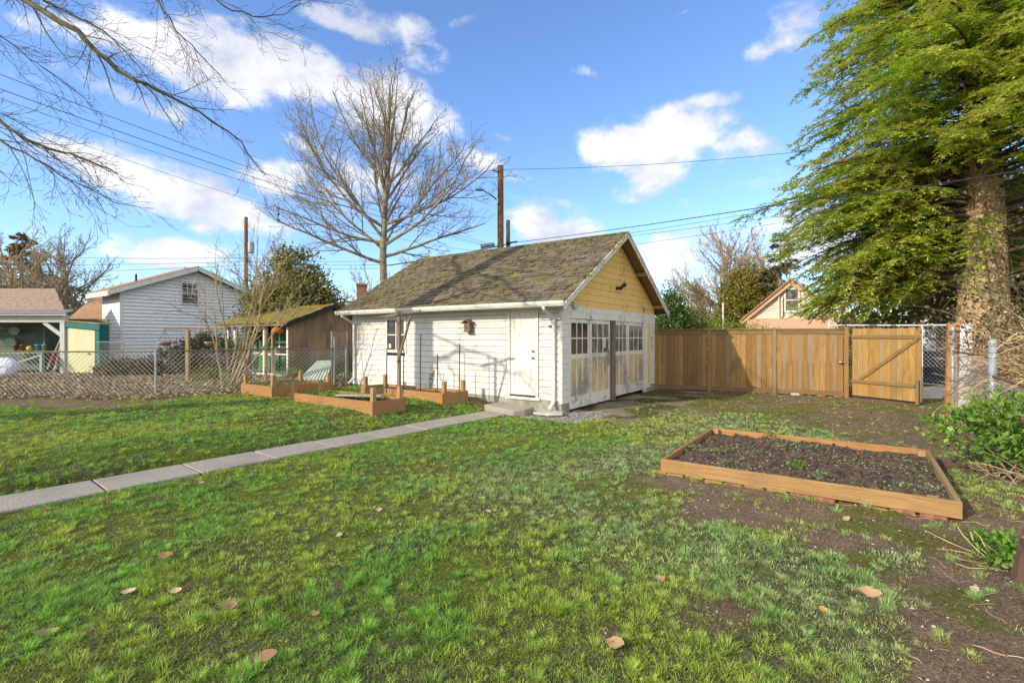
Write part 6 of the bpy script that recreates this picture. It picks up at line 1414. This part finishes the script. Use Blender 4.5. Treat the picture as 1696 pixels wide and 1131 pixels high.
for (ya, yb, cd, nbld, hs, wd0, segs) in ((1.7,3.6,560,26,.9,.0031,2),(3.6,5.6,440,18,.9,.0044,2),(5.6,8.5,340,14,.95,.0068,1),(8.5,12.5,200,11,1.0,.013,1),(12.5,15.8,110,8,1.0,.018,1)):
    wx_ = 1.12*yb+.7; area = 2*wx_*(yb-ya); n = int(area*cd); cx = r.uniform(-wx_, wx_, n); cy = r.uniform(ya, yb, n)
    keep = (np.abs(cx) < 1.12*cy+.8) & (r.rand(n) < gdens(cx, cy)); cx = cx[keep]; cy = cy[keep]; n = len(cx)
    ccol = grasscol(cx, cy, r, n)*r.uniform(.6,1.4,(n,1)); rad = r.uniform(.012,.045,n); hh = hs*(.014+.036*r.rand(n)**1.7)*(.75+.7*ss(.4,.62, fbm(cx+20, cy+8, 2.6, 3)))
    k = np.repeat(np.arange(n), nbld); m_ = len(k); th = r.uniform(0,6.283,m_); rr_ = rad[k]*np.sqrt(r.rand(m_)); bx = cx[k]+rr_*np.cos(th); by = cy[k]+rr_*np.sin(th); bz = gz(bx, by)-.004
    th2 = th + r.normal(0,.9,m_); lean = r.uniform(.3,2.2,m_); L = hh[k]*r.uniform(.6,1.35,m_)*1.25
    hx, hy = np.cos(th2), np.sin(th2); nrm = np.sqrt(1+lean**2); up_ = L/nrm; ho = L*lean/nrm
    w2 = wd0*r.uniform(.7,1.2,m_)/2; sa = r.uniform(0,6.283,m_); sx, sy = np.cos(sa)*w2, np.sin(sa)*w2
    c = ccol[k]*r.uniform(.8,1.2,(m_,1)); dead = r.rand(m_) < .09; c[dead] = np.array([.44,.35,.16])*r.uniform(.6,1.1,(dead.sum(),1))
    if segs == 2:
        V = np.stack([np.stack([bx-sx,by-sy,bz],1), np.stack([bx+sx,by+sy,bz],1), np.stack([bx+hx*ho*.35-sx*.8,by+hy*ho*.35-sy*.8,bz+up_*.62],1), np.stack([bx+hx*ho*.35+sx*.8,by+hy*ho*.35+sy*.8,bz+up_*.62],1), np.stack([bx+hx*ho,by+hy*ho,bz+up_*.92],1)],1).reshape(-1,3)
        base = np.arange(m_)*5; Fc = np.stack([base,base+1,base+2, base+1,base+3,base+2, base+2,base+3,base+4],1).reshape(-1,3); cc = np.repeat(c,5,0)
    else:
        V = np.stack([np.stack([bx-sx,by-sy,bz],1), np.stack([bx+sx,by+sy,bz],1), np.stack([bx+hx*ho,by+hy*ho,bz+up_],1)],1).reshape(-1,3); base = np.arange(m_)*3; Fc = np.stack([base,base+1,base+2],1); cc = np.repeat(c,3,0)
    VV.append((V,Fc)); CC.append(cc); nb_tot += m_
# distinct rounded tufts, spiky, radiating from a dense base
for (ya, yb, cd, nbld, wd0) in ((1.7,3.6,46,90,.0028),(3.6,5.6,40,62,.0038),(5.6,8.5,30,40,.0056),(8.5,13.0,18,24,.009)):
    wx_ = 1.12*yb+.7; n = int(2*wx_*(yb-ya)*cd); cx = r.uniform(-wx_, wx_, n); cy = r.uniform(ya, yb, n)
    keep = (np.abs(cx) < 1.12*cy+.8) & (r.rand(n) < np.clip(gdens(cx, cy)*1.5+.10*(1-pathmask(cx, cy, .05))*(1-littermask(cx, cy)), 0, 1)) & (inrect(cx, cy, P_D, -.06, 2.86, -.06, 2.66) < .5) & (inrect(cx, cy, CORN, -7.5, .5, -.9, 6.2) < .5) & (inrect(cx, cy, PATHP, -.32, .32, -12, 3.9, 0, PROT) < .5) & (aprons(cx, cy)[1] < .3)
    for kk in 'ABC': keep &= inrect(cx, cy, BEDS[kk][0], BEDS[kk][1]-.04, .04, -.04, BEDS[kk][4]+.04) < .5
    cx = cx[keep]; cy = cy[keep]; n = len(cx); R_ = r.uniform(.018,.048,n); hh = r.uniform(.025,.052,n)*(.7+R_/.05*.5)
    ccol = grasscol(cx, cy, r, n); gk = r.rand(n)[:,None]; ccol = ccol*(1-gk*.5)+np.array([.16,.42,.06])[None]*gk*.5; ccol *= r.uniform(.75,1.25,(n,1))
    k = np.repeat(np.arange(n), nbld); m_ = len(k); th = r.uniform(0,6.283,m_); q = np.sqrt(r.rand(m_)); bx = cx[k]+R_[k]*q*np.cos(th); by = cy[k]+R_[k]*q*np.sin(th); bz = gz(bx, by)-.004
    th2 = th+r.normal(0,.45,m_); lean = .25+q*r.uniform(.4,1.5,m_); L = hh[k]*r.uniform(.65,1.25,m_)*1.3; nrm = np.sqrt(1+lean**2); up_ = L/nrm; ho = L*lean/nrm; hx, hy = np.cos(th2), np.sin(th2)
    w2 = wd0*r.uniform(.7,1.2,m_)/2; sa = th2+1.57+r.normal(0,.5,m_); sx, sy = np.cos(sa)*w2, np.sin(sa)*w2; c = ccol[k]*r.uniform(.8,1.2,(m_,1)); dead = r.rand(m_) < .10; c[dead] = np.array([.48,.42,.24])*r.uniform(.6,1.1,(dead.sum(),1))
    V = np.stack([np.stack([bx-sx,by-sy,bz],1), np.stack([bx+sx,by+sy,bz],1), np.stack([bx+hx*ho*.35-sx*.8,by+hy*ho*.35-sy*.8,bz+up_*.62],1), np.stack([bx+hx*ho*.35+sx*.8,by+hy*ho*.35+sy*.8,bz+up_*.62],1), np.stack([bx+hx*ho,by+hy*ho,bz+up_*.92],1)],1).reshape(-1,3)
    base = np.arange(m_)*5; Fc = np.stack([base,base+1,base+2, base+1,base+3,base+2, base+2,base+3,base+4],1).reshape(-1,3); VV.append((V,Fc)); CC.append(np.repeat(c,5,0)); nb_tot += m_
# thatch: short flat blades, living and dead, that cover the ground between the tufts
for (ya, yb, dn, L0, wd0) in ((1.7,3.6,8500,.022,.0034),(3.6,5.6,5200,.026,.0050),(5.6,8.5,2600,.032,.0080),(8.5,14.5,1000,.04,.013)):
    wx_ = 1.12*yb+.7; n = int(2*wx_*(yb-ya)*dn); bx = r.uniform(-wx_, wx_, n); by = r.uniform(ya, yb, n); keep = np.abs(bx) < 1.12*by+.8; bx = bx[keep]; by = by[keep]
    so = soilmask(bx, by); mo = mossmask(bx, by); ap, gr = aprons(bx, by)
    d = (1-.86*so)*(1-littermask(bx, by))*(1-pathmask(bx, by, .01))*(1-gr)*(1-ap*.8)*(1-inrect(bx, by, CORN, -7.5, .05, -.06, 6.2))*(1-inrect(bx, by, CORN, -1.7, -.4, -1.0, 0))
    for P, xa, xb, ya_, yb_ in BEDS.values(): d = d*(1-inrect(bx, by, P, xa-.01, xb+.01, ya_-.01, yb_+.01))
    k = r.rand(len(bx)) < d; bx, by, so, mo = bx[k], by[k], so[k], mo[k]; m_ = len(bx); bz = gz(bx, by); th = r.uniform(0,6.283,m_); L = L0*r.uniform(.5,1.4,m_); sa = th+1.57+r.normal(0,.3,m_); w2 = wd0*.5*r.uniform(.6,1.3,m_)
    c = grasscol(bx, by, r, m_)*r.uniform(.35,1.0,(m_,1)); dead = r.rand(m_) < .30+.4*so; c[dead] = (np.array([.34,.28,.18])[None]*r.uniform(.4,1.2,(dead.sum(),1)))
    ms = r.rand(m_) < mo*.75; c[ms] = np.array([.38,.43,.07])[None]*r.uniform(.55,1.1,(ms.sum(),1)); L = np.where(ms, L*.5, L)
    V = np.stack([np.stack([bx-np.cos(sa)*w2,by-np.sin(sa)*w2,bz],1), np.stack([bx+np.cos(sa)*w2,by+np.sin(sa)*w2,bz],1), np.stack([bx+np.cos(th)*L,by+np.sin(th)*L,bz+L*r.uniform(.1,.75,m_)],1)],1).reshape(-1,3)
    VV.append((V, np.arange(m_*3).reshape(-1,3))); CC.append(np.repeat(c,3,0)); nb_tot += m_
print('blades', nb_tot)
o_ = 0; Fs = []
for V, Fc in VV: Fs.append(Fc+o_); o_ += len(V)
g = setmesh('grass', np.concatenate([v for v,_ in VV]), np.concatenate(Fs), M['blade'], col={'col': np.concatenate(CC)}); tag(g, 'patchy tufted green lawn grass across the yard', 'grass', kind='stuff')
# ------------------------------------------------------------------ litter
def scatter(name, label, cat, n, xr, yr, prob, L, Wd, mt, seed, lift=.01, flat=.35):
    r = np.random.RandomState(seed); x = r.uniform(*xr, n); y = r.uniform(*yr, n); k = r.rand(n) < prob(x, y); x, y = x[k], y[k]; m_ = len(x); th = r.uniform(0,6.28,m_)
    D = np.stack([np.cos(th), np.sin(th), r.normal(0,flat,m_)],1); U = np.tile([0,0,1.],(m_,1))+r.normal(0,flat,(m_,3))
    o = rhomb(name, np.stack([x,y,gz(x,y)+r.uniform(0.002,lift,m_)],1), D, U, r.uniform(.5,1.3,m_)*L, r.uniform(.5,1.2,m_)*Wd, r.rand(m_), mt, None, .18); tag(o, label, cat, kind='stuff'); return o
scatter('leaf_litter', 'thick brown leaf litter around the left chain-link fence', 'leaf litter', 38000, (-20,-4.6), (11.4,19.5), lambda x,y: littermask(x,y)*(.35+.65*ss(.35,.6,fbm(x,y,1.3))), .095, .065, M['dead'], 1, .07, .5)
scatter('leaf_scraps', 'small dead leaf scraps strewn over bare soil and thin grass', 'leaf scraps', 16000, (-7,8), (1.7,9), lambda x,y: (.07+.6*soilmask(x,y))*ss(.42,.58,fbm(x+5,y,3)) , .022, .012, M['dead'], 2, .01, .3)
scatter('mulch_scraps', 'bits of dry mulch on the dirt in front of the wooden fence', 'mulch', 5000, (1,10), (8.5,15.5), lambda x,y: soilmask(x,y)*.8, .06, .022, M['dead'], 3, .012, .25)
scatter('yard_weeds', 'scattered low green weeds among the leaf litter', 'weeds', 9000, (-18,-5), (12.4,19), lambda x,y: littermask(x,y)*ss(.5,.6,fbm(x+33,y,1.0)), .09, .03, M['laurel'], 4, .09, .9)
# twigs and straws on the soil
b = MB(17); rg = random.Random(17)
for i in range(420):
    x_, y_ = rg.uniform(-3,6.5), rg.uniform(2.0,7.5)
    if float(soilmask(np.array([x_]), np.array([y_]))[0]) < rg.random()*.9 or abs(x_) > y_*1.15: continue
    if inrect(x_, y_, P_D, -.05, 2.85, -.05, 2.65): continue
    th = rg.uniform(0,6.28); z_ = float(gz(x_,y_))+.006; q = polyline((x_,y_,z_), (math.cos(th),math.sin(th),0), rg.uniform(.06,.32), rg, 6, .22, 0)
    q = [Vector((p.x,p.y,float(gz(p.x,p.y))+.006+.006*math.sin(j*1.3))) for j, p in enumerate(q)]; b.tube(q, rg.uniform(.0012,.0024), 3)
o = b.build('dry_twigs', M['straw'], None); tag(o, 'thin dry twigs and vine pieces strewn on the bare soil', 'twigs', kind='stuff')
b = MB(18)
for i in range(420):
    x_, y_ = rg.uniform(-1,5.5), rg.uniform(2.0,7)
    if float(soilmask(np.array([x_]), np.array([y_]))[0]) < .5: continue
    b.ball((x_,y_,float(gz(x_,y_))+.002), (rg.uniform(.004,.015),rg.uniform(.004,.012),rg.uniform(.003,.007)), 6, 4, jit=.2)
bc = MB(23)
for i in range(3800):
    x_, y_ = bc.rg.uniform(-1,6.2), bc.rg.uniform(2.0,7.2); s_ = float(soilmask(np.array([x_]), np.array([y_]))[0])
    if s_ < .6 or abs(x_) > y_*1.15 or inrect(x_, y_, P_D, -.05, 2.85, -.05, 2.65): continue
    q_ = .003+.014*bc.rg.random()**3; bc.ball((x_,y_,float(gz(x_,y_))+q_*.2), (q_,q_*.85,q_*.6), 5, 3, jit=.3)
tag(bc.build('soil_crumbs', M['crumb'], None), 'small crumbs of brown earth on the bare soil', 'soil', kind='stuff')
o = b.build('pebbles', M['pebble'], None); tag(o, 'small pale pebbles and chips on the bare soil', 'pebbles', kind='stuff')
b = MB(19); c_ = W(.2,-.2)
for i in range(900):
    x_, y_ = rg.uniform(.2,3.6), rg.uniform(9.3,11.6); a_, g_ = aprons(np.array([x_]), np.array([y_]))
    if g_[0] < .4: continue
    b.ball((x_,y_,float(gz(x_,y_))), (rg.uniform(.01,.022),rg.uniform(.01,.02),rg.uniform(.006,.012)), 6, 4, jit=.2)
o = b.build('gravel', M['pebble'], None); tag(o, 'patch of loose grey gravel at the garage corner', 'gravel', kind='stuff')
# single fallen leaves
def fallen(px_, py_, L, ang, c, lab, curl=.22, i=0):
    X, Y = gp(px_, py_, .02); z_ = float(gz(X, Y))+.020; rg = random.Random(px_); n = 8; vs = []; fs = []
    for k in range(n+1):
        t_ = k/n; w_ = .29*L*math.sin(math.pi*min(1,t_*.97+.015))**.8; arch = curl*L*(t_-.5)**2*2
        for s_ in (-1,0,1): vs.append((L*(t_-.5), s_*w_*(1+rg.uniform(-.10,.10)), arch + abs(s_)*w_*curl*.9 + rg.uniform(-.05,.05)*L))
    for k in range(n):
        for s_ in (0,1): q = k*3+s_; fs.append((q,q+1,q+4,q+3))
    L_ = L; b = MB(px_); b.add(vs, fs, {'tan':.75,'brown':.35,'yellow':.6,'pale':.98,'dark':.1}[c]); b.tube([(L*.5,0,curl*L*.5),(L*.72,.01,curl*L*.5-.01)], .0016, 4, r=.2)
    o = b.build('fallen_leaf', M['yleaf'] if c == 'yellow' else M['deadleaf'], None, smooth=True); o.location = (X,Y,z_); o.rotation_euler = (R(rg.uniform(4,32))*(1 if math.cos(ang) > 0 else -1),R(rg.uniform(-18,18)),ang); tag(o, lab, 'leaf', 'fallen leaves on the lawn')
M['deadleaf'] = leafmat('fallen_leaf_brown', [(0,(.10,.055,.03)),(.4,(.26,.135,.06)),(.75,(.42,.25,.12)),(1,(.52,.38,.25))], .15, .7)
M['yleaf'] = leafmat('fallen_leaf_yellow', [(0,(.60,.36,.08)),(1,(.62,.38,.10))], .2, .7)
FLV = [(75,1048,.11,.9,'tan','pinkish tan leaf near the bottom left corner'),(274,920,.11,.1,'brown','curled orange-brown leaf on the left half of the lawn'),(278,902,.06,1.2,'pale','small pale leaf just behind the curled orange-brown leaf'),
 (291,978,.07,.4,'pale','pale leaf below the curled orange-brown one'),(378,1004,.10,.8,'tan','folded tan leaf left of centre, standing in thin grass'),(438,1089,.12,.3,'brown','brown pointed leaf at the bottom, left of centre'),
 (562,888,.09,1.9,'pale','pale upright leaf in green grass left of centre'),(78,843,.07,.2,'dark','dark crumpled leaf beside the path'),(334,800,.07,.1,'tan','small tan leaf by the mossy patch near the path'),
 (1020,1062,.13,2.2,'tan','large folded pinkish leaf at bottom centre'),(1092,958,.09,.4,'tan','pointed tan leaf right of centre'),(1441,980,.125,2.7,'tan','broad golden tan leaf on the right of the lawn'),
 (1363,1008,.07,.1,'yellow','small yellow leaf left of the broad golden leaf'),(1613,976,.08,.3,'pale','pale leaf alone on the bare soil'),(1401,856,.08,.2,'tan','tan leaf on the soil in front of the low bed'),
 (1366,870,.07,1,'brown','curled brown leaf near the front board of the low bed'),(907,913,.06,.5,'tan','small tan leaf at the centre of the lawn'),(808,847,.07,.2,'pale','pale leaf in the middle of the lawn, further back'),
 (627,845,.07,.5,'pale','pale leaf between path and lawn centre'),(147,1045,.05,1,'dark','tiny dark leaf near the bottom left'),(886,745,.07,.4,'tan','tan leaf far back near the step slab'),(185,836,.06,2,'brown','brown scrap leaf close to the lower path edge'),
 (1209,782,.08,.7,'brown','brown leaf behind the corner of the low bed'),(212,984,.09,.3,'pale','narrow pale leaf sliver at left'),(1300,820,.06,.3,'pale','pale leaf lying against the front board of the low bed'),(520,1018,.06,.3,'brown','small brown leaf below left centre')]
for q in FLV: fallen(q[0], q[1], q[2]*1.05, *q[3:])
